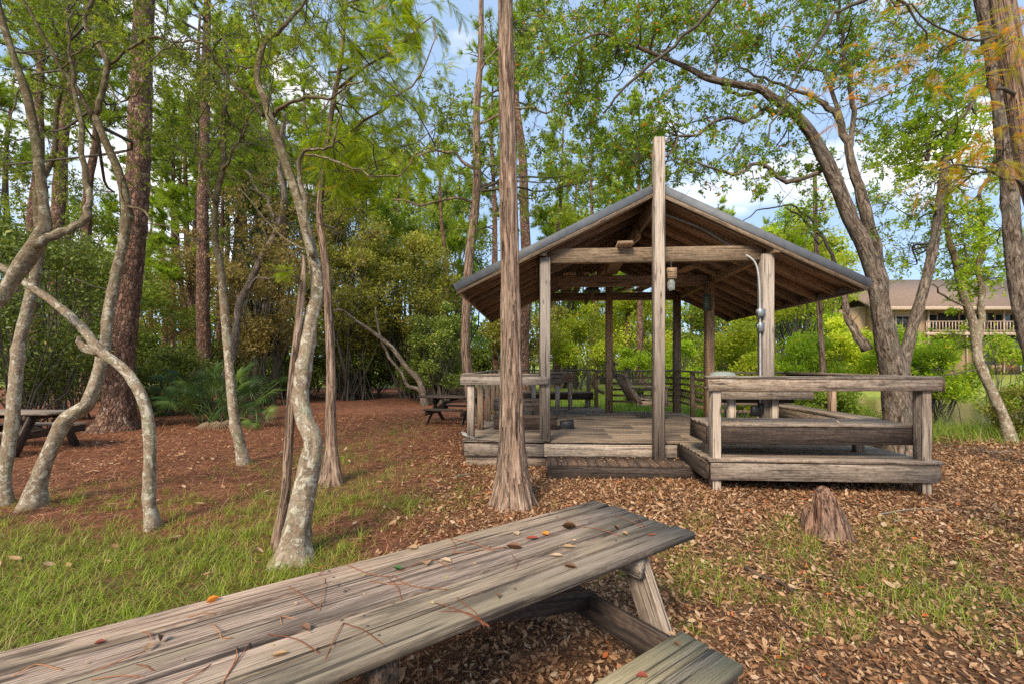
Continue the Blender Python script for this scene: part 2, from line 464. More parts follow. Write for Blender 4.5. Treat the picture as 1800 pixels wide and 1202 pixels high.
# ------------------------------------------------------------------ terrain
def sstep(a, b, x):
    t = np.clip((x - a) / (b - a), 0, 1); return t * t * (3 - 2 * t)
_n = np.random.default_rng(3)
_waves = [(_n.uniform(-1, 1), _n.uniform(-1, 1), _n.uniform(0, 6)) for _ in range(14)]
def wav(x, y, f):
    s = 0
    for (a, b, c) in _waves: s = s + np.sin((a * x + b * y) * f + c)
    return s / 5.3
def ht(x, y):
    x = np.asarray(x, float); y = np.asarray(y, float)
    h = .018 * wav(x, y, 2.1) + .006 * wav(y, x, 7.0)
    pond = sstep(5.5, 8.5, x - .10 * (y - 12)) * sstep(11.0, 16.5, y) * (1 - sstep(30, 33, y + .12 * x))
    h = h - 1.0 * pond
    h = h + sstep(31, 52, y) * sstep(-4, 14, x) * 1.15
    h = h + sstep(60, 200, y) * 2.0
    return h
def grassy(x, y):
    """how grassy the ground is (0..1)"""
    n = wav(x, y, 1.9) * .5 + wav(y, x, 4.3) * .4
    g = .95 * sstep(4.75, 3.7, y + .10 * (x + 3) + .25 * n) * sstep(-.9, -1.7, x)                 # rank grass at left front
    g = g + .60 * np.exp(-((x + 2.6) / 1.0) ** 2 - ((y - 5.6) / 1.5) ** 2)
    g = g + .62 * np.exp(-((x + 2.9) / 1.2) ** 2 - ((y - 8.0) / 2.2) ** 2)
    g = g + .42 * np.exp(-((x + 4.4) / 1.6) ** 2 - ((y - 5.3) / .8) ** 2)
    g = g + .40 * np.exp(-((x + .8) / 1.0) ** 2 - ((y - 5.6) / .9) ** 2)
    g = g + .40 * np.exp(-((x + .2) / .8) ** 2 - ((y - 6.8) / .5) ** 2)
    g = g + .45 * np.exp(-((x + 3) / 1.0) ** 2 - ((y - 12) / 1.3) ** 2)
    g = g + .75 * np.exp(-((x - 2.9) / 1.3) ** 2 - ((y - 3.5) / .7) ** 2)
    g = g + .60 * np.exp(-((x - 3.4) / 1.0) ** 2 - ((y - 2.7) / .9) ** 2)
    g = g + .28 * np.exp(-((x - 1.5) / .7) ** 2 - ((y - 2.4) / .6) ** 2)
    g = g + 1.0 * sstep(8.8, 11.5, y) * sstep(6.6, 8.2, x)
    g = g + 1.2 * sstep(13.2, 15, y) * sstep(-.6, .6, x)
    g = g + 1.2 * sstep(30, 34, y)
    return np.clip(g + n * .42 * (g > .05), 0, 1)

def axis(segs):
    out = []
    for a, b, st in segs: out += list(np.arange(a, b, st))
    return np.array(out + [segs[-1][1]])
xs = axis([(-500, -60, 40), (-60, -16, 4), (-16, -7, .5), (-7, 8, .11), (8, 20, .5), (20, 60, 3), (60, 500, 40)])
ys = axis([(-60, -4, 6), (-4, .4, .5), (.4, 10, .11), (10, 20, .35), (20, 60, 1.2), (60, 800, 40)])
X, Y = np.meshgrid(xs, ys)
Z = ht(X, Y)
near = (X > -7) & (X < 8) & (Y > .4) & (Y < 10)
Z = Z + np.where(near, rng.normal(size=Z.shape) * .006, 0)
mb = MB()
nx, ny = len(xs), len(ys)
ii, jj = np.meshgrid(np.arange(nx - 1), np.arange(ny - 1))
a = (jj * nx + ii).ravel()
fq = np.stack([a, a + 1, a + nx + 1, a + nx], 1)
mb.addarr(np.stack([X.ravel(), Y.ravel(), Z.ravel()], 1), fq, np.stack([X.ravel(), Y.ravel(), Z.ravel()], 1), grassy(X, Y).ravel())

m = Mat("forest_floor", .95)
pos = m.n("NewGeometry").outputs["Position"]
gr = m.attr("rnd")
nf = m.noise(pos, 38, 8, .75, .4); nm = m.noise(pos, 7, 6, .7); nb = m.noise(pos, .7, 4, .6)
straw = m.noise(m.map(pos, (60, 14, 1), rot=(0, 0, .5)), 1, 6, .75, 1.2)
red = m.ramp(m.math("ADD", m.math("MULTIPLY", straw, .6), m.math("MULTIPLY", nf, .4)), [(.32, (.045, .018, .010)), (.47, (.22, .082, .042)), (.60, (.38, .17, .09)), (.74, (.50, .31, .20))])
tan = m.ramp(nf, [(.32, (.035, .02, .012)), (.48, (.19, .10, .052)), (.60, (.34, .195, .11)), (.72, (.50, .34, .23))])
sx = m.n("SeparateXYZ", None, Vector=pos).outputs
side = m.ramp(m.math("ADD", m.math("MULTIPLY", sx[0], .22), m.math("ADD", m.math("MULTIPLY", m.math("SUBTRACT", nb, .5), 1.2), .62)), [(.35, 0), (.75, 1)])
base = m.mix(side, red, tan)
base = m.mix(1.0, base, m.ramp(m.noise(pos, 3.2, 7, .72, .5), [(.34, .42), (.5, .95), (.66, 1.25)]), "MULTIPLY")
soil = m.ramp(m.noise(pos, 2.2, 5, .65), [(.55, 0), (.70, 1)])
base = m.mix(m.math("MULTIPLY", soil, .55), base, (.055, .036, .024))
grn = m.ramp(m.noise(pos, 22, 6, .7), [(.3, (.03, .05, .01)), (.5, (.10, .14, .03)), (.7, (.22, .25, .06))])
far = m.ramp(m.math("MULTIPLY", sx[1], .02), [(.24, 0), (.30, 1)])
lush = m.ramp(nm, [(.3, (.17, .23, .03)), (.7, (.38, .42, .08))])
grn = m.mix(far, grn, lush)
gm = m.math("MULTIPLY", m.ramp(m.math("ADD", gr, m.math("MULTIPLY", m.math("SUBTRACT", nm, .5), .7)), [(.42, 0), (.95, 1)]), m.math("ADD", m.math("MULTIPLY", far, .5), .42))
m.color(m.mix(gm, base, grn))
m.bump(m.math("ADD", nf, m.math("MULTIPLY", straw, .5)), 1.0, .03)
ground = mb.build("ground", m.m, smooth=True)
tag(ground, kind="structure")

# pond
mb = MB()
xs2 = np.linspace(4, 90, 60); ys2 = np.linspace(10, 42, 40)
X2, Y2 = np.meshgrid(xs2, ys2)
ii, jj = np.meshgrid(np.arange(59), np.arange(39)); a = (jj * 60 + ii).ravel()
P3 = np.stack([X2.ravel(), Y2.ravel(), np.full(X2.size, -.42)], 1)
mb.addarr(P3, np.stack([a, a + 1, a + 61, a + 60], 1), P3, np.zeros(X2.size))
m = Mat("pond_water", .06)
pos = m.n("NewGeometry").outputs["Position"]
m.color((.045, .05, .025)); m.b.inputs["Specular IOR Level"].default_value = .6
m.bump(m.noise(m.map(pos, (2, 9, 1)), 1.2, 4, .6), .25, .03)
tag(mb.build("pond_water", m.m), kind="structure")

# ------------------------------------------------------------------ sky and sun
SUN_EL, SUN_AZ = math.radians(40), math.radians(203)     # azimuth clockwise from +Y: behind the camera, to the left
w = bpy.data.worlds.new("World"); sc.world = w; w.use_nodes = True
nt = w.node_tree; nt.nodes.clear()
def wn(t, **p):
    nd = nt.nodes.new("ShaderNode" + t)
    for k, v in p.items(): setattr(nd, k, v)
    return nd
sky = wn("TexSky", sky_type="NISHITA", sun_disc=False, sun_elevation=SUN_EL, sun_rotation=SUN_AZ, air_density=1.0, dust_density=.6, ozone_density=2.0)
tc = wn("TexCoord"); mp = wn("Mapping"); mp.inputs["Scale"].default_value = (1.1, 1.1, 2.4); mp.inputs["Location"].default_value = (3.1, .4, .8)
cn = wn("TexNoise"); cn.inputs["Scale"].default_value = 2.1; cn.inputs["Detail"].default_value = 9; cn.inputs["Roughness"].default_value = .56; cn.inputs["Distortion"].default_value = .3
cr = wn("ValToRGB"); cr.color_ramp.elements[0].position = .54; cr.color_ramp.elements[1].position = .72
hz_ = wn("MixRGB"); hz_.inputs["Fac"].default_value = .62; hz_.inputs["Color2"].default_value = (4.5, 6.2, 8.8, 1)
mx = wn("MixRGB"); mx.inputs["Color2"].default_value = (13, 12.2, 11.2, 1)
bg = wn("Background"); bg.inputs["Strength"].default_value = .15
ou = wn("OutputWorld")
L = nt.links.new
L(tc.outputs["Generated"], mp.inputs[0]); L(mp.outputs[0], cn.inputs[0]); L(cn.outputs[0], cr.inputs[0])
L(cr.outputs[0], mx.inputs[0]); L(sky.outputs[0], hz_.inputs[1]); L(hz_.outputs[0], mx.inputs[1]); L(mx.outputs[0], bg.inputs[0]); L(bg.outputs[0], ou.inputs[0])

sl = bpy.data.lights.new("sun", "SUN"); sl.energy = 5.0; sl.angle = math.radians(18); sl.color = (1, .88, .70)
so = bpy.data.objects.new("sun", sl); C.objects.link(so)
sd = Vector((math.sin(SUN_AZ) * math.cos(SUN_EL), math.cos(SUN_AZ) * math.cos(SUN_EL), math.sin(SUN_EL)))
so.rotation_euler = sd.to_track_quat('Z', 'Y').to_euler()
so.location = (0, 0, 30)
sc.view_settings.view_transform = "Standard"; sc.view_settings.look = "None"; sc.view_settings.exposure = 0

# ------------------------------------------------------------------ pavilion
YAW = -math.atan(.0577)
P0 = Vector((.53, 7.2, 0))
PAV = empty("pavilion", P0, YAW, "open timber pavilion with gable roof on a raised weathered deck", "pavilion")
def loc2w(a, b, z):
    c, s = math.cos(YAW), math.sin(YAW)
    return Vector((P0.x + a * c - b * s, P0.y + a * s + b * c, z))
DZ, CAP, SEAT = .42, 1.50, .87

# deck boards
mb = MB()
def rowspan(b):
    if b < 0: return (2.1, 4.89)
    if b < 2.25: return (-1.30, 4.89)
    if b < 4.72: return (-1.30, 3.60)
    return (-1.12, 1.68)
b = -1.28 + .07
while b < 6.05:
    a0, a1 = rowspan(b)
    cuts = [a0]
    while a1 - cuts[-1] > 3.0: cuts.append(cuts[-1] + random.choice([1.2, 1.8, 2.4]) + .02)
    cuts.append(a1)
    for q0, q1 in zip(cuts, cuts[1:]):
        board(mb, (q0 + .002, b, DZ - .019 + random.uniform(-.002, .002)), (q1 - .002, b, DZ - .019), .136, .038, ch=.008)
    b += .146
mb.build("deck", W_DECK, PAV)
# rim boards
def part(name, mat, segs, parent=PAV, **k):
    q = MB()
    for sg in segs: board(q, *sg, **k)
    return q.build(name, mat, parent)
def rim(p, q, mat=W_RAIL, h=.20, z=DZ - .04 - .10):
    return part("rim_board", mat, [((p[0], p[1], z), (q[0], q[1], z), .04, h)], warp=.003)
rim((-1.30, -.022), (-.02, -.022)); rim((-.015, -.024), (2.085, -.024), W_POST)
part("rim_board", W_RAIL, [((-1.28, .03, .09), (.02, .03, .09), .04, .15)], warp=.003)
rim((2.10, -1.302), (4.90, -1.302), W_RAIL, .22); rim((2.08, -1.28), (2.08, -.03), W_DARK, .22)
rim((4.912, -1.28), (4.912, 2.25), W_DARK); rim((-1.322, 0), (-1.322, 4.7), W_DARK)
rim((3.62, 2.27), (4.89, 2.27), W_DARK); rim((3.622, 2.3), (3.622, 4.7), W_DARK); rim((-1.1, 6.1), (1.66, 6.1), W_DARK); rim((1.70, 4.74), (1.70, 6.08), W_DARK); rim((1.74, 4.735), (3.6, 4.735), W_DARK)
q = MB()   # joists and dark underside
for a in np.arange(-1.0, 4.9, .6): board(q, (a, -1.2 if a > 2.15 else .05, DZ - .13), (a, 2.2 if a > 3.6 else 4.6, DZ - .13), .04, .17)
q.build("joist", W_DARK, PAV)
# nosing boards visible on the front edges
part("edge_board", W_RAIL, [((2.07, -1.265, DZ + .003), (4.92, -1.265, DZ + .003), .15, .04)], warp=.004)
part("edge_board", W_RAIL, [((-1.33, .02, DZ + .003), (-.02, .02, DZ + .003), .13, .04)], warp=.004)

# roof posts
def post(a, b, z0, z1, w=.18, mat=W_BEAM, name="post"):
    return part(name, mat, [((a, b, z0), (a, b, z1), w, w)], up=(0, 1, 0), ch=.010)
post(0, 0.08, DZ, 3.36, .17, W_POST); post(3.46, .06, DZ, 3.36, .18, W_POST)
post(1.75, -.135, .19, 5.13, .165, W_POST, "ridge_post")
for a in (0, 3.46): post(a, 2.4, DZ, 3.36, .17, W_BROWN); post(a, 4.59, DZ, 3.36, .17, W_BROWN)
post(1.73, 4.59, DZ, 4.20, .17, W_BROWN)
# beams
part("tie_beam", W_BEAM, [((.09, .08, 3.39), (3.39, .08, 3.39), .09, .235)], warp=.004)
part("tie_beam", W_BROWN, [((.0, 2.4, 3.40), (3.4, 2.4, 3.40), .09, .235)])
part("tie_beam", W_BROWN, [((.0, 4.59, 3.40), (3.46, 4.59, 3.40), .09, .20)])
part("side_plate", W_BEAM, [((-.06, -.10, 3.455), (-.045, 4.8, 3.455), .17, .19)])
part("side_plate", W_BEAM, [((3.575, -.13, 3.455), (3.575, 4.8, 3.455), .17, .19)])
part("ridge_beam", W_BEAM, [((1.73, -.03, 4.16), (1.73, 4.8, 4.16), .06, .26)])
RW, APEX, EAVE = 3.18, 4.47, 2.93
sl_ = (EAVE - APEX) / RW
def roofz(a): return APEX + abs(a - 1.73) * sl_
B0, B1 = -.13, 4.86
bs = np.linspace(B0 + .10, B1 - .06, 10)
nrmL = Vector((sl_, 0, 1)).normalized()      # normal of the left slope is (-(dz/da))
for sgn in (-1, 1):
    up = Vector((-sl_ * -sgn * -1, 0, 1)).normalized()
    up = Vector((sgn * -sl_, 0, 1)).normalized()
    d = Vector((sgn, 0, sl_)).normalized()
    for b_ in bs:
        p = Vector((1.73 + sgn * .04, b_, APEX)) - up * .125
        e = Vector((1.73 + sgn * (RW - .05), b_, EAVE + .02)) - up * .125
        part("rafter", W_BROWN if b_ > .3 else W_BEAM, [(p, e, .04, .14)], up=up)
    # sheathing
    q = MB()
    Ls = RW / 2.0
    for k in range(2):
        for j in range(4):
            y0 = B0 + .01 + (B1 - B0 - .02) * j / 4; y1 = B0 + .01 + (B1 - B0 - .02) * (j + 1) / 4
            pc = Vector((1.73 + sgn * (Ls * k + .004), (y0 + y1) / 2, APEX + sl_ * (Ls * k + .004))) - up * .045
            pe = Vector((1.73 + sgn * (Ls * (k + 1) - .004), (y0 + y1) / 2, APEX + sl_ * (Ls * (k + 1) - .004))) - up * .045
            board(q, pc, pe, y1 - y0 - .005, .016, up=up, ch=.001)
    q.build("sheathing", W_PLY, PAV)
    # shingle courses
    q = MB(); n = 22; hyp = math.hypot(RW + .03, (RW + .03) * sl_)
    for k in range(n):
        y = B0 - .005
        while y < B1 + .02:
            wdt = random.uniform(.28, .34); y2 = min(y + wdt, B1 + .02)
            s0 = hyp * k / n; s1 = hyp * (k + 1) / n + .03
            pc = Vector((1.73, (y + y2) / 2, APEX)) + d * s0 + up * (-.022)
            pe = Vector((1.73, (y + y2) / 2, APEX)) + d * s1 + up * (-.012)
            board(q, pc, pe, y2 - y - .006, .007, up=up, ch=.001)
            y = y2
    q.build("shingles", plain("asphalt_shingles", (.075, .065, .058), .95, bumps=80, var=.5), PAV)
    for b_ in (B0 - .014, B1 + .014):
        f0 = Vector((1.73 + sgn * .10, b_, APEX + sl_ * .10)); f1 = Vector((1.73 + sgn * (RW + .02), b_, APEX + sl_ * (RW + .02)))
        part("rake_flashing", plain("grey_flashing", (.15, .16, .175), .6, .1, var=.3), [(f0 - up * .065, f1 - up * .065, .014, .118)], up=up)
        part("rake_board", W_BEAM, [(f0 - up * .150 + Vector((0, .018 if b_ < 0 else -.018, 0)), f1 - up * .150 + Vector((0, .018 if b_ < 0 else -.018, 0)), .03, .07)], up=up)
    e0 = Vector((1.73 + sgn * (RW - .02), B0 + .02, EAVE)) - up * .12; e1 = Vector((1.73 + sgn * (RW - .02), B1 - .02, EAVE)) - up * .12
    part("eave_board", W_BROWN, [(e0, e1, .03, .15)], up=up)
# diagonal braces between post and plate (right side), collar boards
part("brace", W_BROWN, [((.15, 4.5, 3.5), (1.66, 4.5, 4.25), .05, .14)]); part("brace", W_BROWN, [((3.3, 4.5, 3.5), (1.8, 4.5, 4.25), .05, .14)])
part("brace", W_BEAM, [((1.1, 4.4, 3.18 + .05), (1.66, .9, 4.02), .05, .16)])
part("brace", W_BROWN, [((1.69, .9, 3.95), (1.15, 2.4, 3.55), .05, .14)])

# ---- railing pieces
def railing(name, segs, cap=True):
    """segs: list of ((a,b),(a,b)); returns the railing part"""
    q = MB()
    for (p, e) in segs: board(q, (p[0], p[1], CAP - .02), (e[0], e[1], CAP - .02), .15, .04, warp=.004)
    return q.build(name, W_RAIL, PAV)
r1 = railing("railing", [((2.06, -1.24), (4.93, -1.24))])
def sub(par, name, mat, segs, **k):
    q = MB()
    for sg in segs: board(q, *sg, **k)
    return q.build(name, mat, par)
sub(r1, "fascia", W_RAIL, [((2.07, -1.30, CAP - .115), (4.92, -1.30, CAP - .115), .038, .145)], warp=.003)
sub(r1, "end_board", W_DARK, [((4.935, -1.32, CAP - .11), (4.935, -1.15, CAP - .11), .03, .16)])
sub(r1, "rail_post", W_POST, [((2.19, -1.215, 0.0), (2.19, -1.215, CAP - .042), .125, .125)], up=(0, 1, 0))
sub(r1, "rail_post", W_RAIL, [((4.77, -1.205, 0.0), (4.77, -1.205, CAP - .042), .14, .14)], up=(0, 1, 0))
r2 = railing("railing", [((4.90, -1.15), (4.90, 2.2)), ((3.56, 2.2), (4.83, 2.2))])
for bb in (.70, 2.15): sub(r2, "rail_post", W_BROWN, [((4.86, bb, DZ), (4.86, bb, CAP - .042), .10, .10)], up=(0, 1, 0))
sub(r2, "fascia", W_DARK, [((4.965, -1.12, CAP - .10), (4.965, 2.2, CAP - .10), .03, .11)])
r3 = railing("railing", [((-1.36, .02), (-.10, .02))])
sub(r3, "fascia", W_POST, [((-1.36, -.045, CAP - .11), (.05, -.045, CAP - .11), .038, .135)], warp=.003)
sub(r3, "rail_post", W_POST, [((-1.20, .035, DZ), (-1.20, .035, CAP - .042), .115, .115)], up=(0, 1, 0))
r4 = railing("railing", [((-1.28, .10), (-1.28, 4.7)), ((-1.15, 4.7), (-1.15, 6.05))])
for bb in (1.25, 2.5, 3.75, 4.7): sub(r4, "rail_post", W_BROWN, [((-1.2, bb, DZ), (-1.2, bb, CAP - .042), .11, .11)], up=(0, 1, 0))
r5 = railing("railing", [((-1.2, 6.02), (1.66, 6.02)), ((1.6, 5.95), (1.6, 4.75))])
for aa in (-1.0, .2, 1.36, 1.58): sub(r5, "rail_post", W_BROWN, [((aa, 5.98, DZ), (aa, 5.98, CAP - .042), .11, .11)], up=(0, 1, 0))
for zz in (1.28, .90): sub(r5, "slat", W_BROWN, [((1.62, 4.72, zz), (1.62, 5.95, zz), .03, .09)])
SL = [1.31, 1.155, 1.0, .845, .69]
r6 = railing("railing", [((1.66, 4.62), (3.40, 4.62)), ((3.50, 2.5), (3.50, 4.62))])
for zz in SL:
    sub(r6, "slat", W_BROWN, [((1.80, 4.66, zz), (3.38, 4.66, zz), .03, .055)])
    sub(r6, "slat", W_BROWN, [((3.53, 2.48, zz), (3.53, 4.52, zz), .03, .055)])
sub(r6, "rail_post", W_BROWN, [((3.49, 3.5, DZ), (3.49, 3.5, CAP - .042), .09, .09)], up=(0, 1, 0))
for zz in SL[1:]: sub(r2, "slat", W_BROWN, [((3.56, 2.24, zz), (4.84, 2.24, zz), .03, .055)])

# ---- built-in benches
def bench(a0, a1, b0, b1, mat, fm, boards="a", front=(1, 0, 1, 0), h=.22, legs=()):
    q = MB()
    if boards == "a":
        n = max(1, round((b1 - b0) / .19)); st = (b1 - b0) / n
        for k in range(n): board(q, (a0, b0 + st * (k + .5), SEAT - .02), (a1, b0 + st * (k + .5), SEAT - .02), st - .006, .04, warp=.003)
    else:
        n = max(1, round((a1 - a0) / .19)); st = (a1 - a0) / n
        for k in range(n): board(q, (a0 + st * (k + .5), b0, SEAT - .02), (a0 + st * (k + .5), b1, SEAT - .02), st - .006, .04, warp=.003)
    o = q.build("bench", mat, PAV)
    z = SEAT - .045 - h / 2
    if front[0]: sub(o, "fascia", fm, [((a0 + .002, b0 + .015, z), (a1 - .002, b0 + .015, z), .036, h)], warp=.003)
    if front[1]: sub(o, "fascia", fm, [((a1 - .02, b0 + .04, z), (a1 - .02, b1, z), .036, h)])
    if front[2]: sub(o, "fascia", fm, [((a0 + .02, b0 + .04, z), (a0 + .02, b1, z), .036, h)])
    if front[3]: sub(o, "fascia", fm, [((a0, b1 - .02, z), (a1, b1 - .02, z), .036, h)])
    for (a, b_) in legs: sub(o, "leg", W_RAIL, [((a, b_, DZ), (a, b_, SEAT - .045 - .01), .12, .09)], up=(0, 1, 0))
    return o
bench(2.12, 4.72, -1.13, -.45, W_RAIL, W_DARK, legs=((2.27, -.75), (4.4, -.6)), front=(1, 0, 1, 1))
bench(4.42, 4.86, -.42, 2.12, W_DECK, W_RAIL, boards="b", front=(0, 0, 1, 0), legs=((4.62, .7), (4.62, 1.9)))
bench(-1.10, .10, 2.75, 3.15, W_RAIL, W_RAIL, legs=((-.9, 2.95), (-.05, 2.95)), h=.2)
bench(-.75, 1.45, 5.55, 5.95, W_BROWN, W_DARK, legs=((-.4, 5.75), (1.3, 5.75)), h=.17)
bench(-1.12, -.72, 3.3, 5.4, W_BROWN, W_DARK, boards="b", front=(0, 1, 0, 0), h=.17, legs=((-.92, 4.2),))
# ---- built-in counters
def counter(a0, a1, b0, b1, z, mat, fm, legs, h=.16):
    q = MB(); n = max(2, round((b1 - b0) / .15)); st = (b1 - b0) / n
    for k in range(n): board(q, (a0, b0 + st * (k + .5), z - .02), (a1, b0 + st * (k + .5), z - .02), st - .005, .04)
    o = q.build("counter", mat, PAV)
    sub(o, "fascia", fm, [((a0, b0 + .01, z - .045 - h / 2), (a1, b0 + .01, z - .045 - h / 2), .04, h)])
    sub(o, "fascia", fm, [((a1 - .02, b0 + .035, z - .045 - h / 2), (a1 - .02, b1, z - .045 - h / 2), .036, h)])
    for (a, b_) in legs: sub(o, "leg", W_POST, [((a, b_, DZ), (a, b_, z - .05), .11, .10)], up=(0, 1, 0))
    return o
counter(-.35, .47, 3.60, 4.15, 1.44, W_DECK, W_RAIL, ((.36, 3.78), (-.22, 3.78)), h=.22)
counter(-.1, .90, 4.95, 5.4, 1.44, W_BROWN, W_BROWN, ((.76, 5.1), (.0, 5.1)), h=.2)
c3 = counter(2.62, 4.0, -.25, .42, 1.28, W_DECK, W_RAIL, ((2.88, -.06), (3.52, -.06)), h=.11)
sub(c3, "apron", W_DARK, [((2.72, .02, 1.10), (3.86, .02, 1.10), .05, .10)])

# ---- front step
st_ = empty("front_step", loc2w(.02, -.68, 0), YAW, "low dark plank step in front of the pavilion deck, littered with leaves", "step")
q = MB()
for k in range(15):
    board(q, (.08 + k * .148, .02, .18), (.08 + k * .148, .62, .18), .14, .036)
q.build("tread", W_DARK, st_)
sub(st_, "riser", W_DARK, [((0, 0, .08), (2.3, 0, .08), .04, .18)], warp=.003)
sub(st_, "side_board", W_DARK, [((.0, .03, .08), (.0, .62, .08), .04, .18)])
q = MB()
board(q, (1.72, .045, .205), (2.18, .02, .208), .001, .001); 

# ---- hanging lamp, conduit, boxes, sign
LM = loc2w(1.98, .0, 0)
lamp = empty("hanging_lamp", (LM.x, LM.y, 3.27), YAW, "wooden block lamp with a clear glass jar hanging by a chain from the front beam", "lamp")
q = MB(); lathe(q, [(.04, -.02), (.06, .0), (.06, .20), (.045, .22)], (0, 0, -.32), 4); q2 = MB(); box(q2, (0, 0, -.20), (.14, .14, .17), ch=.008)
q2.build("wood_block", W_FRESH, lamp)
q = MB(); lathe(q, [(.02, -.46), (.052, -.45), (.060, -.42), (.062, -.34), (.048, -.31), (.045, -.287)], (0, 0, 0), 18)
gl = Mat("jar_glass", .15); gl.color((.62, .66, .62)); gl.b.inputs["Transmission Weight"].default_value = .65; gl.b.inputs["IOR"].default_value = 1.2
q.build("glass_jar", gl.m, lamp, smooth=True)
def chain(par, p, e, mat, name="chain", link=.035, r=.0035):
    q = MB(); p, e = Vector(p), Vector(e); d = (e - p); n = max(1, int(d.length / link)); d.normalize()
    s = d.orthogonal().normalized(); t = d.cross(s)
    for k in range(n):
        c = p + d * (link * (k + .5)); ax = s if k % 2 else t
        ring = [c + d * (math.cos(a_) * link * .62) + ax * (math.sin(a_) * link * .32) for a_ in np.linspace(0, 2 * PI, 9)]
        tube(q, ring, [r] * 9, 4, raw=True, namp=0, cap=False)
    return q.build(name, mat, par)
IRON = plain("dull_iron", (.12, .11, .10), .5, .7)
chain(lamp, (0, 0, -.115), (0, 0, .06), IRON)
GALV = plain("galvanised_metal", (.27, .29, .30), .4, .5)
def pipe(pts, r, name, mat, par):
    q = MB(); tube(q, pts, [r] * len(pts), 10, step=.04, namp=0); return q.build(name, mat, par, smooth=True)
pipe([(3.33, -.035, 1.0), (3.33, -.035, 1.6), (3.325, -.035, 2.5), (3.31, -.035, 2.95), (3.27, -.02, 3.2), (3.18, .02, 3.33), (3.05, .16, 3.45)], .014, "conduit", plain("white_conduit", (.46, .47, .46), .5, .1), PAV)
pipe([(3.05, .30, 3.55), (2.6, .32, 3.85), (2.2, .33, 4.03), (1.85, .33, 4.17)], .022, "conduit", GALV, PAV)
q = MB(); box(q, (3.325, -.06, 2.44), (.11, .07, .12)); box(q, (3.29, -.05, 2.46), (.06, .04, .05)); q.build("outlet_box", GALV, PAV)
q = MB(); box(q, (3.325, -.06, 2.22), (.085, .06, .14)); box(q, (3.295, -.05, 2.23), (.05, .03, .07)); q.build("switch_box", GALV, PAV)
q = MB(); box(q, (3.33, -.05, .98), (.07, .06, .14)); box(q, (3.24, -.06, .93), (.12, .05, .16)); q.build("power_outlet", plain("black_plastic", (.02, .02, .02), .4), PAV)
pipe([(3.2, -.06, .87), (3.12, -.06, .80), (3.08, -.02, .9), (3.05, .0, .98), (3.0, 0, .9), (2.98, 0, .6), (3.05, .05, .44)], .007, "power_cable", plain("black_rubber", (.015, .015, .015), .5), PAV)
sg = MB(); box(sg, (3.38, 2.29, 2.92), (.16, .012, .34)); 
so_ = sg.build("sign_plate", plain("green_sign", (.07, .11, .075), .5), PAV)
q = MB()
for k in range(5): box(q, (3.38, 2.281, 3.02 - k * .045), (.11 - .02 * (k % 2), .003, .012), ch=.0005)
q.build("sign_lettering", plain("faded_sign_paint", (.30, .33, .28), .6), so_)
# loose planks lying across the ties
def plank(p, e, label, w=.15, t=.04, mat=W_FRESH, group=None):
    pw, ew = loc2w(*p), loc2w(*e)
    q = MB(); c = (pw + ew) / 2; board(q, pw - c, ew - c, w, t)
    o = q.build("plank", mat); o.location = c
    return tag(o, label, "plank", group)
plank((1.25, -.12, 3.545), (1.42, 2.3, 3.545), "short pale board end jutting over the front beam left of the ridge post", .24, .05, W_FRESH)
plank((.55, 2.25, 3.545), (.62, 4.75, 3.545), "leftmost pale plank laid flat across the rear beams under the roof", .26)
plank((.90, 2.25, 3.55), (.86, 4.75, 3.55), "narrower reddish plank next to the leftmost plank under the roof", .14, .04, W_BEAM)
plank((1.35, 2.2, 3.55), (1.22, 4.75, 3.55), "wide grey plank laid across the rear beams near the middle", .24, .04, W_BEAM)
plank((2.62, 2.2, 3.55), (1.95, 4.75, 3.55), "slanting fresh plank across the beams just right of the ridge post", .15)
plank((2.95, 1.9, 3.58), (2.45, 4.7, 3.55), "rightmost light plank with a ragged end lying under the roof", .22)
sh = MB(); lathe(sh, [(.03, 0), (.10, -.03), (.19, -.11), (.21, -.15), (.19, -.15), (.09, -.05), (.02, -.02)], (0, 0, 0), 22)
o = sh.build("lamp_shade", plain("green_enamel", (.12, .15, .12), .35), None, smooth=True); o.location = loc2w(1.15, 3.4, 3.48); tag(o, "dark green enamel lamp shade hanging behind the middle beam under the roof", "lamp shade")

# ---- things on the deck
def dome():
    r_ = empty("domed_lid_grill", loc2w(3.15, .95, DZ), YAW, "grey green domed lid standing behind the built-in table at the right", "grill")
    q = MB(); lathe(q, [(.20, .86), (.24, .90), (.245, .96), (.235, 1.02), (.19, 1.08), (.11, 1.105), (.0, 1.11)][:6] + [(.02, 1.11)], (0, 0, 0), 24)
    q.build("lid", plain("grey_green_enamel", (.33, .37, .34), .35), r_, smooth=True)
    q = MB(); lathe(q, [(.08, .60), (.20, .68), (.235, .80), (.24, .865)], (0, 0, 0), 24); q.build("bowl", plain("dark_enamel", (.03, .035, .03), .4), r_, smooth=True)
    for k in range(3):
        th = 2 * PI * k / 3 + .4
        q = MB(); board(q, (.12 * math.cos(th), .12 * math.sin(th), .68), (.26 * math.cos(th), .26 * math.sin(th), 0), .025, .025); q.build("leg", IRON, r_)
dome()
bx_ = empty("wooden_box", loc2w(-.35, 1.45, DZ), YAW, "low dark wooden box on the deck behind the big trunk", "box")
sub(bx_, "lid", W_DARK, [((-.62, -.10, .22), (.62, -.10, .22), .19, .03), ((-.62, .10, .22), (.62, .10, .22), .19, .03)])
sub(bx_, "side_panel", W_DARK, [((-.6, -.17, .10), (.6, -.17, .10), .03, .2)]); sub(bx_, "side_panel", W_DARK, [((-.6, .17, .10), (.6, .17, .10), .03, .2)])
sub(bx_, "end_panel", W_DARK, [((-.585, -.15, .10), (-.585, .15, .10), .03, .2)]); sub(bx_, "end_panel", W_DARK, [((.585, -.15, .10), (.585, .15, .10), .03, .2)])
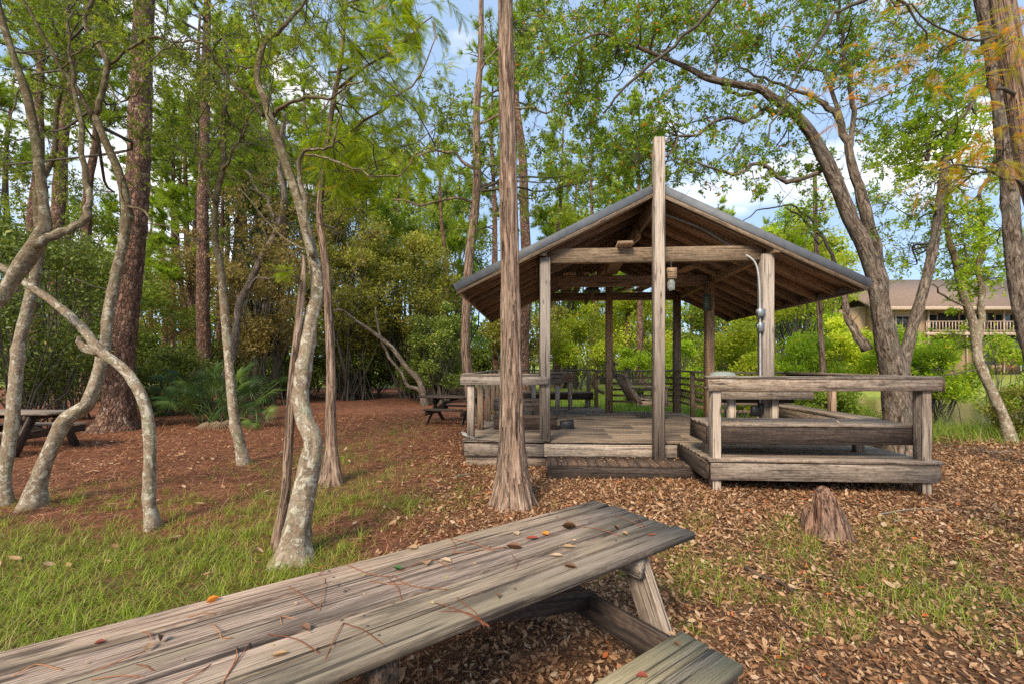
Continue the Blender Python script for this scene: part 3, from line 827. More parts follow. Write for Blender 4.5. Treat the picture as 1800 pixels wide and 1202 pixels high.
sub(bx_, "back_wedge", plain("dark_grey_plastic", (.05, .05, .055), .5), [((.66, 0, .07), (.92, 0, .10), .16, .14)])

# porch swing hanging by chains, seen from its side
sw = empty("porch_swing", loc2w(2.42, 3.45, .80), YAW, "slatted wooden porch swing hanging by chains inside the pavilion", "swing")
q = MB()
for k in range(6): board(q, (-.22 + k * .10, -.6, .02 - .012 * k + .06), (-.22 + k * .10, .6, .02 - .012 * k + .06), .085, .022)
q.build("seat", W_RAIL, sw)
q = MB()
for k in range(11): 
    y_ = -.57 + k * .114
    board(q, (-.27, y_, .02), (-.62, y_, .60), .09, .02, up=(1, 0, .6))
q.build("backrest", W_RAIL, sw)
q = MB(); board(q, (-.60, -.63, .60), (-.60, .63, .60), .05, .07); board(q, (-.46, -.62, .31), (-.46, .62, .31), .04, .05); q.build("back_rail", W_RAIL, sw)
for s_ in (-1, 1):
    sub(sw, "side_frame", W_RAIL, [((-.64, s_ * .61, .62), (-.26, s_ * .61, -.03), .035, .09), ((-.34, s_ * .61, .0), (.36, s_ * .61, -.02), .035, .09)], up=(0, 0, 1))
    sub(sw, "armrest", W_RAIL, [((-.50, s_ * .63, .36), (.36, s_ * .63, .36), .10, .028)])
    sub(sw, "arm_post", W_RAIL, [((.28, s_ * .62, -.02), (.28, s_ * .62, .345), .05, .06)], up=(0, 1, 0))
    chain(sw, (.30, s_ * .66, .02), (.05, s_ * .66, 2.95), IRON, link=.05, r=.003); chain(sw, (-.42, s_ * .66, .25), (.02, s_ * .66, 2.95), IRON, link=.05, r=.003)

# coil of white cord by the left rail post
q = MB(); pts = []
for k in range(40):
    a_ = k * .9; pts.append((.07 * math.cos(a_) * (1 + .3 * math.sin(k)), .05 * math.sin(a_), .03 + .10 * abs(math.sin(a_ * .5)) + .002 * k))
pts += [(.14, -.02, .06), (.22, -.04, .05)]
pts = [(x_ * .75, y_ * .75, z_ * .6) for x_, y_, z_ in pts]
tube(q, pts, [.004] * len(pts), 6, step=.02, namp=0)
o = q.build("cord", plain("grey_white_cord", (.5, .5, .47), .7), None, smooth=True); o.location = loc2w(-1.29, -.02, DZ + .02); tag(o, "tangled coil of white cord by the foot of the left rail post", "cord")

# ------------------------------------------------------------------ picnic tables
def picnic_table(name, loc, rz, L, label, mt=W_TABLE, mb_=W_TABLE2, ml=W_RAIL, cross=False, ntop=5, H=.76):
    """table with attached benches, long axis local x from 0 to L, centre line y = 0"""
    t = empty(name, loc, rz, label, "picnic table")
    q = MB(); st = .1445; y0 = -(ntop - 1) / 2 * st
    for k in range(ntop): board(q, (random.uniform(-.004, .008), y0 + k * st, H - .019), (L, y0 + k * st, H - .019 + random.uniform(-.004, .003)), .1340, .038, ch=.008, warp=.003)
    q.build("tabletop", mt, t)
    W = st * ntop / 2
    if not cross:
        nq = MB(); lathe(nq, [(.006, 0), (.006, .0015), (.003, .0025)], (0, 0, 0), 8); first = None
        for x_ in (.36 + .06, L / 2, L - .36):
            for k in range(ntop):
                for dy in (-.035, .035):
                    if first is None: o = first = nq.build("nail_head", bpy.data.materials["dull_iron"], t)
                    else: o = first.copy(); C.objects.link(o)
                    o.location = (x_ + random.uniform(-.008, .008), y0 + k * st + dy, H - .0005)
    for s_ in (-1, 1):
        q = MB()
        for k in range(2): board(q, (.38, s_ * (W + .155 + .07 + k * .145), .45 - .019), (L - .38, s_ * (W + .155 + .07 + k * .145), .45 - .019), .14, .038, ch=.005, warp=.002)
        q.build("bench_seat", mb_, t)
    for x in (.36, L - .42):
        xs_ = x + .02
        sub(t, "top_cleat", ml, [((x + .06, -W + .02, H - .04 - .045), (x + .06, W - .02, H - .04 - .045), .045, .09)])
        sub(t, "bench_support", W_DARK, [((x + .06, -W - .43, .35), (x + .06, W + .43, .35), .04, .14)])
        for s_ in (-1, 1):
            if cross: sub(t, "leg", ml, [((x + (0.0 if s_ > 0 else .02) , s_ * (W - .06), H - .05), (x + (0.0 if s_ > 0 else .02), -s_ * (W + .22), 0), .04, .11)], up=(0, 1, 0))
            else: sub(t, "leg", ml, [((x, s_ * (W - .13), H - .05), (x, s_ * (W + .20), 0), .045, .145)], up=(0, 1, .0))
    sub(t, "middle_cleat", W_DARK, [((L / 2, -W + .03, H - .083), (L / 2, W - .03, H - .083), .09, .085)])
    sub(t, "brace", W_DARK, [((L / 2 - .06, 0, H - .10), (.40, 0, .38), .04, .09)])
    return t
tt = Vector((-.806, -.592, 0)).normalized(); ww = Vector((-tt.y, tt.x, 0)) * -1   # ww points to the far edge
ww = Vector((-.592, .806, 0)).normalized()
A_ = at(1045, 878, 2.954); B_ = at(1222, 935, 2.383)
ctr = (A_ + B_) / 2; ctr.z = 0
TAB_RZ = math.atan2(tt.y, tt.x)
tab = picnic_table("picnic_table", ctr, TAB_RZ, 3.35, "large weathered grey picnic table in the foreground strewn with leaves and pine needles", ml=W_RAIL)
picnic_table("picnic_table", Vector((-8.45, 8.5, 0)), PI - .03, 2.4, "picnic table partly cut off at the left edge behind pale crooked trunks", W_RAIL, W_RAIL, W_DARK)
picnic_table("picnic_table", Vector((-2.55, 12.9, 0)), -.25, 1.8, "dark cross-legged picnic table behind the left end of the deck", W_DARK, W_DARK, W_DARK, cross=True)
def on_table(px, py):
    D = F * (EYE - .762) / (py - HZ); return Vector(((px - 900) / F * D, D, .762))
# ------------------------------------------------------------------ leaf materials
_lm = leafmat
def leafmat(name, stops, trans=.45, rough=.5, patchy=0.0, k=(1.85, 1.62, 1.05)):
    return _lm(name, [(p, tuple(min(.8, c * f) for c, f in zip(col, k))) for p, col in stops], trans, rough, patchy)
L_OAKD = leafmat("dark_oak_leaves", [(0, (.045, .06, .012)), (.35, (.095, .13, .02)), (.7, (.18, .21, .035)), (.93, (.24, .26, .05)), (1, (.26, .20, .05))], .48, patchy=.3, k=(1.7, 1.7, 1.0))
L_CYP = leafmat("feathery_cypress_leaves", [(0, (.10, .16, .012)), (.5, (.19, .28, .02)), (.9, (.30, .37, .035)), (1, (.42, .30, .05))], .5, patchy=.25)
L_OAKR = leafmat("autumn_oak_leaves", [(0, (.05, .085, .012)), (.4, (.12, .19, .025)), (.80, (.22, .30, .04)), (.92, (.30, .24, .05)), (1, (.50, .15, .04))], .48, k=(1.6, 1.6, 1.0))
L_LIGHT = leafmat("bright_green_leaves", [(0, (.09, .16, .012)), (.5, (.20, .32, .025)), (.9, (.34, .45, .05)), (1, (.48, .38, .07))], .5, patchy=.25)
L_YEL = leafmat("yellow_green_shrub_leaves", [(0, (.12, .17, .02)), (.5, (.27, .35, .04)), (.93, (.42, .48, .08)), (1, (.5, .28, .06))], .5, patchy=.35)
L_DARK = leafmat("glossy_dark_shrub_leaves", [(0, (.03, .045, .012)), (.5, (.085, .13, .03)), (.9, (.18, .24, .06)), (1, (.28, .30, .08))], .28, .4, patchy=.45)
L_OLIVE = leafmat("olive_thicket_leaves", [(0, (.06, .07, .018)), (.45, (.15, .17, .04)), (.85, (.26, .28, .07)), (1, (.26, .19, .09))], .4, patchy=.35)
L_BROWN = leafmat("brown_thicket_leaves", [(0, (.06, .05, .022)), (.5, (.14, .12, .05)), (.9, (.22, .20, .08)), (1, (.26, .20, .10))], .35, patchy=.35)
L_MID = leafmat("mid_green_leaves", [(0, (.06, .09, .02)), (.5, (.13, .20, .04)), (.9, (.24, .32, .07)), (1, (.38, .30, .09))], .45, patchy=.35)
L_PINE = leafmat("pine_needles", [(0, (.07, .13, .02)), (.5, (.17, .26, .035)), (.9, (.30, .40, .06)), (1, (.36, .30, .07))], .5, patchy=.3)
L_PALM = leafmat("palmetto_leaves", [(0, (.012, .028, .010)), (.6, (.03, .065, .020)), (1, (.075, .12, .03))], .25, .35)
L_ORG = leafmat("rusty_cypress_leaves", [(0, (.20, .24, .03)), (.45, (.30, .30, .04)), (.6, (.50, .20, .04)), (1, (.62, .24, .05))], .45)

def near_on(limbP, c):
    best = None
    for (P, R) in limbP:
        for p, r in zip(P[1:], R[1:]):
            d = (p - c).length + max(0, p.z - c.z) * .8 + (6 if r < .008 else 0)
            if best is None or d < best[0]: best = (d, p, r)
    return best[1], best[2]

def tree(name, label, cat, bark_m, limbs, clouds=(), leaf=None, lsize=.05, kind="leaf", group=None, sides=14, twig_m=TWIG,
         namp=.06, flare=None, ridges=0, ridge_amp=0, nleaf=1.0, step=.10, bare=0, seed=1, limb_m=None, trunk_name="trunk"):
    """limbs: [ [ (px,py,width_px,D) ...], ...] first is the trunk; clouds: (px,py,D,radius,leaves)"""
    rg = np.random.default_rng(seed)
    base = None; limbP = []
    root = None
    for li, lb in enumerate(limbs):
        pts = [at(px, py, D) for (px, py, w_, D) in lb]
        rad = [w_ * D / F / 2 * (.82 if bark_m is B_PALE else .77 if bark_m is B_OAK else .95) / math.sqrt(1 + ((px - 900) / F) ** 2) for (px, py, w_, D) in lb]
        if li > 0 and len(pts) > 2:      # crooked between the measured points
            P2, R2 = [pts[0]], [rad[0]]
            for a_, b_, ra, rb_ in zip(pts, pts[1:], rad, rad[1:]):
                L_ = (b_ - a_).length
                P2 += [a_.lerp(b_, .36) + Vector(rg.normal(size=3) * .045 * L_), a_.lerp(b_, .7) + Vector(rg.normal(size=3) * .045 * L_), b_]; R2 += [ra * .62 + rb_ * .38, ra * .3 + rb_ * .7, rb_]
            pts, rad = P2, R2
        if li == 0:
            g0 = pts[0].copy(); z0 = float(ht(g0.x, g0.y))
            if g0.z < z0 + .35 or True:
                pts[0].z = min(pts[0].z, z0 - .06) if pts[0].z < z0 + .3 else pts[0].z
            base = Vector((pts[0].x, pts[0].y, z0))
            root = empty(name, base, 0, label, cat, group)
        q = MB()
        P, R = tube(q, pts, rad, sides if li == 0 else max(7, sides - 4), step, namp, flare=flare if li == 0 else None,
                    ridges=ridges if li == 0 else 0, ridge_amp=ridge_amp, knots=.28 if (bark_m is B_PALE and li == 0) else .6 if bark_m is B_OAK and li == 0 else 0)
        q.build(trunk_name if li == 0 else "limb", bark_m if li == 0 or limb_m is None else limb_m, root, smooth=True, loc=None).location = -base
        limbP.append((P, R))
    tips = []
    tw = MB(); lf = MB(); have = False
    for (px, py, D, rad_, nl) in clouds:
        c = at(px, py, D)
        p, r = near_on(limbP, c)
        L = (c - p).length
        r0 = min(r * .6, .012 + L * .008)
        mid1 = p.lerp(c, .35) + Vector(rg.normal(size=3) * .10 * L); mid2 = p.lerp(c, .7) + Vector(rg.normal(size=3) * .09 * L)
        br, rr = smooth_path([p, mid1, mid2, c], [r0, r0 * .75, r0 * .5, r0 * .25], max(.12, L / 14))
        arr = np.array([tuple(v) for v in br])[None]
        twig_mesh(tw, arr, r0, max(.003, r0 * .25), 5, rg)
        n1 = max(8, int(nl / 55))
        A = arr[0]; half = A[len(A) // 2:]
        st = half[rg.integers(0, len(half), n1)]
        st[: n1 // 2] = np.array(c) + rg.normal(size=(n1 // 2, 3)) * rad_ * .16
        T1 = grow(st, sph(n1, rg) * np.array([1, 1, .75]), rad_ * rg.uniform(.7, 1.15, n1), 5, .30, -.03, rg)
        sc_ = max(.6, D / 8)
        twig_mesh(tw, T1, .0045 * sc_, .0018 * sc_, 3, rg)
        n2 = n1 * 3
        s2, d2 = on_twigs(T1, n2, .25, rg)
        d2 = d2 / np.linalg.norm(d2, axis=1, keepdims=True) + sph(n2, rg) * .9
        T2 = grow(s2, d2, rad_ * rg.uniform(.22, .5, n2), 4, .35, -.04, rg)
        twig_mesh(tw, T2, .0024 * sc_, .0012 * sc_, 3, rg)
        n = int(nl * nleaf)
        if leaf is not None and n:
            have = True
            clump = np.clip(rg.random(n) * .62 + rg.random() * .25 + .06, 0, 1)
            if kind == "leaf":
                p_, d_ = on_twigs(T2, n, .1, rg)
                dd = d_ / np.maximum(np.linalg.norm(d_, axis=1, keepdims=True), 1e-6) + sph(n, rg) * .9
                s_ = lsize * rg.uniform(.6, 1.25, n)
                instance(lf, LEAF_V, LEAF_F, p_ + rg.normal(size=(n, 3)) * lsize * .3, frames_from_dir(dd, rg), s_, np.where(rg.random(n) < .04, 1.0, clump))
            elif kind == "frond":
                p_, d_ = on_twigs(T2, n, .0, rg)
                dd = d_ / np.maximum(np.linalg.norm(d_, axis=1, keepdims=True), 1e-6) + sph(n, rg) * .55; dd[:, 2] *= .5; dd[:, 2] -= .15
                y = dd / np.linalg.norm(dd, axis=1, keepdims=True)
                zup = np.tile(np.array([0, 0, 1.0]), (n, 1)) + rg.normal(size=(n, 3)) * .3
                x = np.cross(y, zup); x /= np.linalg.norm(x, axis=1, keepdims=True)
                instance(lf, FROND[0], FROND[1], p_, np.stack([x, y, np.cross(x, y)], 2), lsize * rg.uniform(.6, 1.3, n), np.where(rg.random(n) < .03, 1.0, clump))
            else:
                p_, d_ = on_twigs(T2, n, .6, rg)
                instance(lf, TUFT[0], TUFT[1], p_, frames_from_dir(d_ + 1e-6, rg), lsize * rg.uniform(.7, 1.2, n), clump)
    if bare:
        # bare twigs along the upper limbs
        st, dr = [], []
        for (P, R) in limbP:
            for p, r in zip(P, R):
                if p.z > 2.2 and rg.random() < bare: st.append(tuple(p)); dr.append(tuple(rg.normal(size=3)))
        if st:
            T = grow(np.array(st), np.array(dr), rg.uniform(.4, 1.0, len(st)), 6, .4, 0, rg); twig_mesh(tw, T, .007, .002, 4, rg)
            s2, d2 = on_twigs(T, len(st) * 3, .3, rg); T2 = grow(s2, d2 + sph(len(s2), rg) * .05, rg.uniform(.15, .4, len(s2)), 4, .4, 0, rg); twig_mesh(tw, T2, .003, .001, 3, rg)
    if tw.n: o = tw.build("twigs", twig_m, root); o.location = -base
    if have: o = lf.build("crown", leaf, root); o.location = -base
    return root

def W(poly, D0, D1=None):
    """(px,py,w) list with distance running from D0 to D1"""
    D1 = D0 if D1 is None else D1; n = len(poly) - 1
    return [(x, y, w_, D0 + (D1 - D0) * i / n) for i, (x, y, w_) in enumerate(poly)]
def cl(rect, D, n, R, leaves, rg):
    """n clouds spread through an image rect and distance span"""
    x0, y0, x1, y1 = rect
    return [(rg.uniform(x0, x1), rg.uniform(y0, y1), rg.uniform(*D), R * rg.uniform(.75, 1.25), leaves) for _ in range(n)]
rgc = np.random.default_rng(21)

# --- the pale crooked trees at the left
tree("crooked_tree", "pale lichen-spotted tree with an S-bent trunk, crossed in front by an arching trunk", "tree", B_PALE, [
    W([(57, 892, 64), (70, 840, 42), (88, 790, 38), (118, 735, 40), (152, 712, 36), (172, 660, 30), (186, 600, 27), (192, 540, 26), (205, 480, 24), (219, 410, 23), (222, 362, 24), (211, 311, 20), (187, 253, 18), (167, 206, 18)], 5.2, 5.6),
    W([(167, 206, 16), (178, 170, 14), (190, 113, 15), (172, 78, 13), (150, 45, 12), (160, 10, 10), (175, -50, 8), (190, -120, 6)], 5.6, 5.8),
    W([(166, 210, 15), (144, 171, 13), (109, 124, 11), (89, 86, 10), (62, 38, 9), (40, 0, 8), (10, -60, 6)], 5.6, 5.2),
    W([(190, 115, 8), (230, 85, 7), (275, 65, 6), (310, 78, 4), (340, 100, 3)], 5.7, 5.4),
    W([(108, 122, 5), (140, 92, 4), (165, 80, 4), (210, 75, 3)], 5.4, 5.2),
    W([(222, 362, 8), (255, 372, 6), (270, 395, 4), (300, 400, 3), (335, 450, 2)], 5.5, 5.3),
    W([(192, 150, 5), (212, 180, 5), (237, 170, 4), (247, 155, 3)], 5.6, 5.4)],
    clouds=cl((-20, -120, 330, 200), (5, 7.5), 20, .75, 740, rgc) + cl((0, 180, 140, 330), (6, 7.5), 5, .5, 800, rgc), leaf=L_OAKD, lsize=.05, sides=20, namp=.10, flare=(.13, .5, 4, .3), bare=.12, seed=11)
tree("arching_tree", "pale trunk arching over like a bow with both ends reaching down, knotted where it crosses", "tree", B_PALE, [
    W([(270, 922, 40), (263, 890, 30), (262, 850, 28), (264, 785, 27), (260, 730, 27), (241, 680, 27), (212, 642, 26), (176, 617, 27), (145, 577, 23), (100, 537, 21), (55, 504, 20), (0, 468, 20), (-60, 440, 18), (-130, 380, 16), (-170, 250, 13), (-180, 60, 9)], 4.57, 4.9),
    W([(176, 620, 26), (150, 612, 24), (140, 603, 17), (137, 592, 10)], 4.72, 4.76)],
    clouds=cl((-200, -60, -20, 120), (4.6, 5.4), 4, .5, 300, rgc), leaf=L_OAKD, lsize=.045, sides=20, namp=.10, flare=(.06, .45, 3, .4), seed=12)
tree("leaning_tree", "pale spotted trunk at the left edge leaning slightly outward from its base", "tree", B_PALE, [
    W([(2, 892, 52), (8, 830, 34), (20, 750, 34), (26, 680, 32), (35, 600, 30), (52, 530, 30), (64, 475, 27), (70, 420, 24), (66, 340, 18), (95, 270, 14), (100, 190, 12), (120, 100, 9), (118, 20, 7)], 5.3, 6.4)],
    clouds=cl((0, -60, 220, 120), (5.8, 7.5), 7, .6, 600, rgc), leaf=L_OAKD, lsize=.048, sides=16, namp=.06, flare=(.12, .45, 4, .3), seed=13)
tree("forked_tree", "thick pale leaning trunk forking just inside the left edge", "tree", B_PALE, [
    W([(-150, 935, 70), (-135, 800, 48), (-95, 650, 42), (-30, 560, 40), (5, 520, 40), (40, 462, 40), (66, 425, 40), (78, 398, 30), (76, 355, 25), (70, 300, 26), (62, 240, 25), (48, 170, 22), (28, 110, 20), (8, 50, 17), (-5, 0, 15), (-20, -80, 10)], 4.3, 4.3),
    W([(60, 430, 34), (95, 416, 26), (130, 398, 21), (156, 382, 19), (158, 350, 16), (150, 310, 15), (143, 260, 14), (140, 205, 13), (128, 150, 10), (120, 90, 7), (130, 20, 5)], 4.28, 4.8),
    W([(45, 150, 5), (20, 200, 4), (15, 240, 2)], 4.3, 4.2), W([(24, 90, 6), (60, 95, 5), (90, 98, 4), (125, 112, 3)], 4.3, 4.5)],
    clouds=cl((-80, -150, 180, 60), (4.2, 6), 7, .5, 480, rgc), leaf=L_OAKD, lsize=.042, sides=18, namp=.08, flare=(.1, .3, 3, .3), bare=.06, seed=14)
tree("slender_tree", "slim pale lichen-covered tree in front of the saw palmetto", "tree", B_PALE, [
    W([(429, 816, 30), (422, 780, 24), (412, 735, 22), (406, 680, 21), (400, 610, 20), (393, 530, 19), (388, 470, 17), (378, 420, 15), (380, 350, 14), (393, 290, 12), (392, 220, 10), (400, 150, 8), (395, 60, 6)], 7.4, 7.8),
    W([(381, 360, 9), (360, 310, 7), (345, 270, 5), (335, 200, 4)], 7.5, 7.3), W([(391, 300, 7), (420, 250, 6), (440, 200, 4), (480, 160, 3)], 7.6, 7.4)],
    clouds=cl((290, 20, 560, 300), (7, 9.5), 22, .85, 600, rgc), leaf=L_OAKD, lsize=.055, sides=12, namp=.06, flare=(.12, .4, 3, .3), bare=.1, seed=15)
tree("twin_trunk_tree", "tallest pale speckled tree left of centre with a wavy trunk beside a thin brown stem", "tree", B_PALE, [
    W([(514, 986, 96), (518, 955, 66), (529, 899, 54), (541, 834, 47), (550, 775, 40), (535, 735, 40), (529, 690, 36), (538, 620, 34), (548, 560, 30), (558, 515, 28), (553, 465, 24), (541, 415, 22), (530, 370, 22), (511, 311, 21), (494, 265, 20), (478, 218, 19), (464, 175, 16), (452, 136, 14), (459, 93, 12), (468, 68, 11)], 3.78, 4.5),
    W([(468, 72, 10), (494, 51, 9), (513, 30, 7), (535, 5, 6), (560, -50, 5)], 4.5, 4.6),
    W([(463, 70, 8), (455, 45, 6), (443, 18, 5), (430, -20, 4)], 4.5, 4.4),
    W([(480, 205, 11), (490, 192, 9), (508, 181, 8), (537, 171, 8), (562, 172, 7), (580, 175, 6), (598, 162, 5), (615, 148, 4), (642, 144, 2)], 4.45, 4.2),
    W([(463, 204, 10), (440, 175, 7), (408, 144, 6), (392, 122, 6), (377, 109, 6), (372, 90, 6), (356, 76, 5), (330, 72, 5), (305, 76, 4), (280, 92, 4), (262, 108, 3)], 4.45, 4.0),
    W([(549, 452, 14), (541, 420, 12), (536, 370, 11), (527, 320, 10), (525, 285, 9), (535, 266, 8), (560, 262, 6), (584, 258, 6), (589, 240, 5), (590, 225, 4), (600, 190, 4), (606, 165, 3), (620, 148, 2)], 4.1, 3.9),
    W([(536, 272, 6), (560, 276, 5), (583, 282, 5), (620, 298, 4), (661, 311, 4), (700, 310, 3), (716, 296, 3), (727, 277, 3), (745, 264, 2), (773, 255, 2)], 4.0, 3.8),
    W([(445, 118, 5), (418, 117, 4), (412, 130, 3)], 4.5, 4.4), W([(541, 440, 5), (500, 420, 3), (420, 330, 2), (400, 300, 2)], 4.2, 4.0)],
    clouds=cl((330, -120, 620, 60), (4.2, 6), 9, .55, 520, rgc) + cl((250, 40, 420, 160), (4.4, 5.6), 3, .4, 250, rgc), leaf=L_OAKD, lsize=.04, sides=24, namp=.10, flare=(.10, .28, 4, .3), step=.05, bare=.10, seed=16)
tree("cypress_sapling", "thin brown dead stem leaning against the tall pale speckled trunk", "tree", B_CYP, [
    W([(487, 962, 26), (492, 930, 22), (500, 880, 19), (507, 800, 18), (510, 725, 17), (516, 650, 16), (524, 575, 14), (532, 500, 12), (535, 465, 9), (533, 450, 5)], 3.95, 4.05)],
    clouds=[(514, 480, 3.95, .10, 100)], leaf=L_CYP, kind="frond", lsize=.10, sides=10, namp=.08, flare=(.12, .4, 3, .4), seed=17)
tree("bald_cypress", "slim brown bald cypress with feathery yellow-green foliage, right of the pale twin tree", "tree", B_CYP, [
    W([(584, 852, 40), (583, 820, 29), (582, 760, 22), (582, 690, 19), (580, 600, 17), (575, 500, 15), (568, 430, 13), (562, 380, 13), (566, 310, 12), (573, 260, 11), (586, 180, 10), (600, 100, 8), (606, 20, 7), (612, -60, 5)], 6.2, 6.6),
    W([(572, 270, 6), (620, 230, 5), (680, 190, 4), (740, 130, 3), (770, 60, 2)], 6.4, 5.8), W([(590, 160, 6), (640, 120, 5), (700, 80, 3), (760, 30, 2)], 6.4, 6.0),
    W([(570, 300, 5), (640, 300, 4), (700, 260, 3), (760, 230, 2)], 6.4, 6.8), W([(598, 110, 5), (560, 60, 4), (520, 10, 3)], 6.5, 6.0)],
    clouds=cl((500, -100, 720, 170), (5.2, 7.5), 22, .75, 330, rgc) + cl((530, 170, 700, 330), (5.6, 7.4), 14, .6, 260, rgc) + cl((600, 330, 640, 380), (6, 6.6), 1, .3, 60, rgc) + cl((680, 20, 790, 300), (6, 8), 3, .5, 90, rgc),
    leaf=L_CYP, kind="frond", lsize=.17, sides=14, namp=.08, flare=(.22, .55, 5, .3), ridges=6, ridge_amp=.05, seed=18)
# --- big pine left
def pine_big(name, label, limb, clouds, **k):
    return tree(name, label, "pine tree", B_PINE, [limb], clouds, leaf=L_PINE, kind="tuft", sides=26, namp=.07, nleaf=1, step=.12, **k)
pine_big("pine_tree", "massive scaly red-barked pine trunk behind the crooked pale trees", W([(203, 756, 96), (205, 735, 72), (209, 700, 62), (215, 600, 55), (229, 470, 51), (240, 350, 48), (245, 250, 46), (250, 100, 42), (254, 0, 39), (258, -200, 32), (262, -500, 20)], 11.3, 11.3),
         [(200, -160, 11, 1.2, 60), (340, -120, 11, 1.2, 60), (280, -330, 11, 1.6, 90)], lsize=.22, flare=(.35, .35, 5, .25), seed=19)
# --- centre cypress trunk
tree("cypress_tree", "straight tall cypress trunk with a fluted flaring base standing in front of the pavilion", "tree", B_CYP, [
    W([(901, 890, 66), (901, 860, 60), (900, 820, 52), (900, 740, 44), (899, 650, 39), (898, 560, 36), (895, 400, 33), (893, 250, 31), (890, 100, 28), (887, -60, 26), (885, -260, 22), (884, -500, 14)], 5.28, 5.28),
    W([(888, -90, 8), (960, -80, 6), (1050, -60, 4), (1150, -30, 3)], 5.28, 4.6), W([(888, -120, 8), (830, -110, 6), (760, -90, 4), (700, -60, 3)], 5.28, 4.8)],
    clouds=[(960, -140, 5, .5, 120), (800, -130, 5, .5, 120), (1060, -100, 4.9, .5, 140)], leaf=L_CYP, kind="frond", lsize=.16, sides=64, namp=.05, flare=(.20, .50, 6, .42), ridges=9, ridge_amp=.05, step=.05, seed=20)
# --- mid distance trees left of the pavilion
tree("swamp_tree", "slim straight tree with a reddish lower trunk behind the left end of the deck", "tree", B_CYP, [
    W([(838, 742, 30), (832, 720, 22), (822, 650, 19), (818, 600, 17), (820, 540, 17), (824, 470, 17), (832, 393, 17), (838, 330, 16), (838, 267, 15), (838, 187, 13), (845, 100, 11), (846, 0, 9), (848, -80, 7)], 12.4, 12.4),
    W([(838, 300, 6), (800, 268, 5), (755, 266, 4), (720, 280, 3)], 12.4, 12), W([(842, 130, 5), (880, 80, 4), (900, 40, 3)], 12.4, 12), W([(836, 360, 5), (790, 350, 4), (740, 362, 4), (690, 352, 3)], 12.4, 11.6), W([(838, 220, 5), (900, 190, 4), (960, 200, 3), (1010, 180, 2)], 12.4, 11.8)],
    clouds=cl((690, 150, 860, 300), (11, 13.5), 10, 1.0, 420, rgc) + cl((880, 20, 1080, 330), (11, 13.5), 16, 1.0, 480, rgc) + cl((750, 300, 1000, 400), (11.5, 14), 5, .9, 300, rgc), leaf=L_MID, lsize=.10, sides=14, flare=(.3, .4, 4, .2), seed=22)
tree("leaning_oak", "grey trunk leaning left over the clearing's edge behind the slim brown cypress", "tree", B_OAK, [
    W([(748, 702, 20), (738, 672, 14), (712, 642, 11), (688, 610, 10), (650, 580, 8), (622, 562, 7), (600, 545, 5), (570, 552, 3)], 18, 17.0),
    W([(742, 690, 11), (712, 668, 8), (684, 628, 7), (668, 590, 6), (660, 540, 4)], 18, 17.5)],
    clouds=cl((560, 480, 700, 560), (16.5, 18.5), 5, 1.0, 300, rgc), leaf=L_OLIVE, lsize=.11, sides=10, seed=23)
tree("dark_leaning_tree", "dark curved tree with a lichen-grey stem behind the palmetto", "tree", B_OAK, [
    W([(385, 690, 26), (410, 620, 19), (420, 540, 18), (438, 500, 17), (462, 450, 17), (485, 410, 17), (500, 350, 15), (490, 290, 12), (500, 200, 9)], 14, 14),
    W([(432, 510, 12), (450, 490, 8), (475, 492, 5)], 14, 13.7), W([(486, 405, 10), (470, 350, 8), (430, 300, 6)], 14, 14.4)],
    clouds=cl((400, 330, 640, 470), (13, 16), 14, 1.1, 430, rgc), leaf=L_BROWN, lsize=.11, sides=10, bare=.3, seed=24)

tree("slender_pine", "thin reddish straight trunk between the pavilion eave and the great oak", "pine tree", B_CYP, [
    W([(1451, 735, 17), (1449, 690, 13), (1446, 640, 12), (1441, 560, 11), (1438, 500, 10), (1434, 400, 9), (1432, 300, 8)], 12.6, 12.6)],
    clouds=[(1432, 330, 12.6, .8, 260), (1400, 380, 12.4, .7, 200)], leaf=L_LIGHT, lsize=.09, sides=10, seed=30)
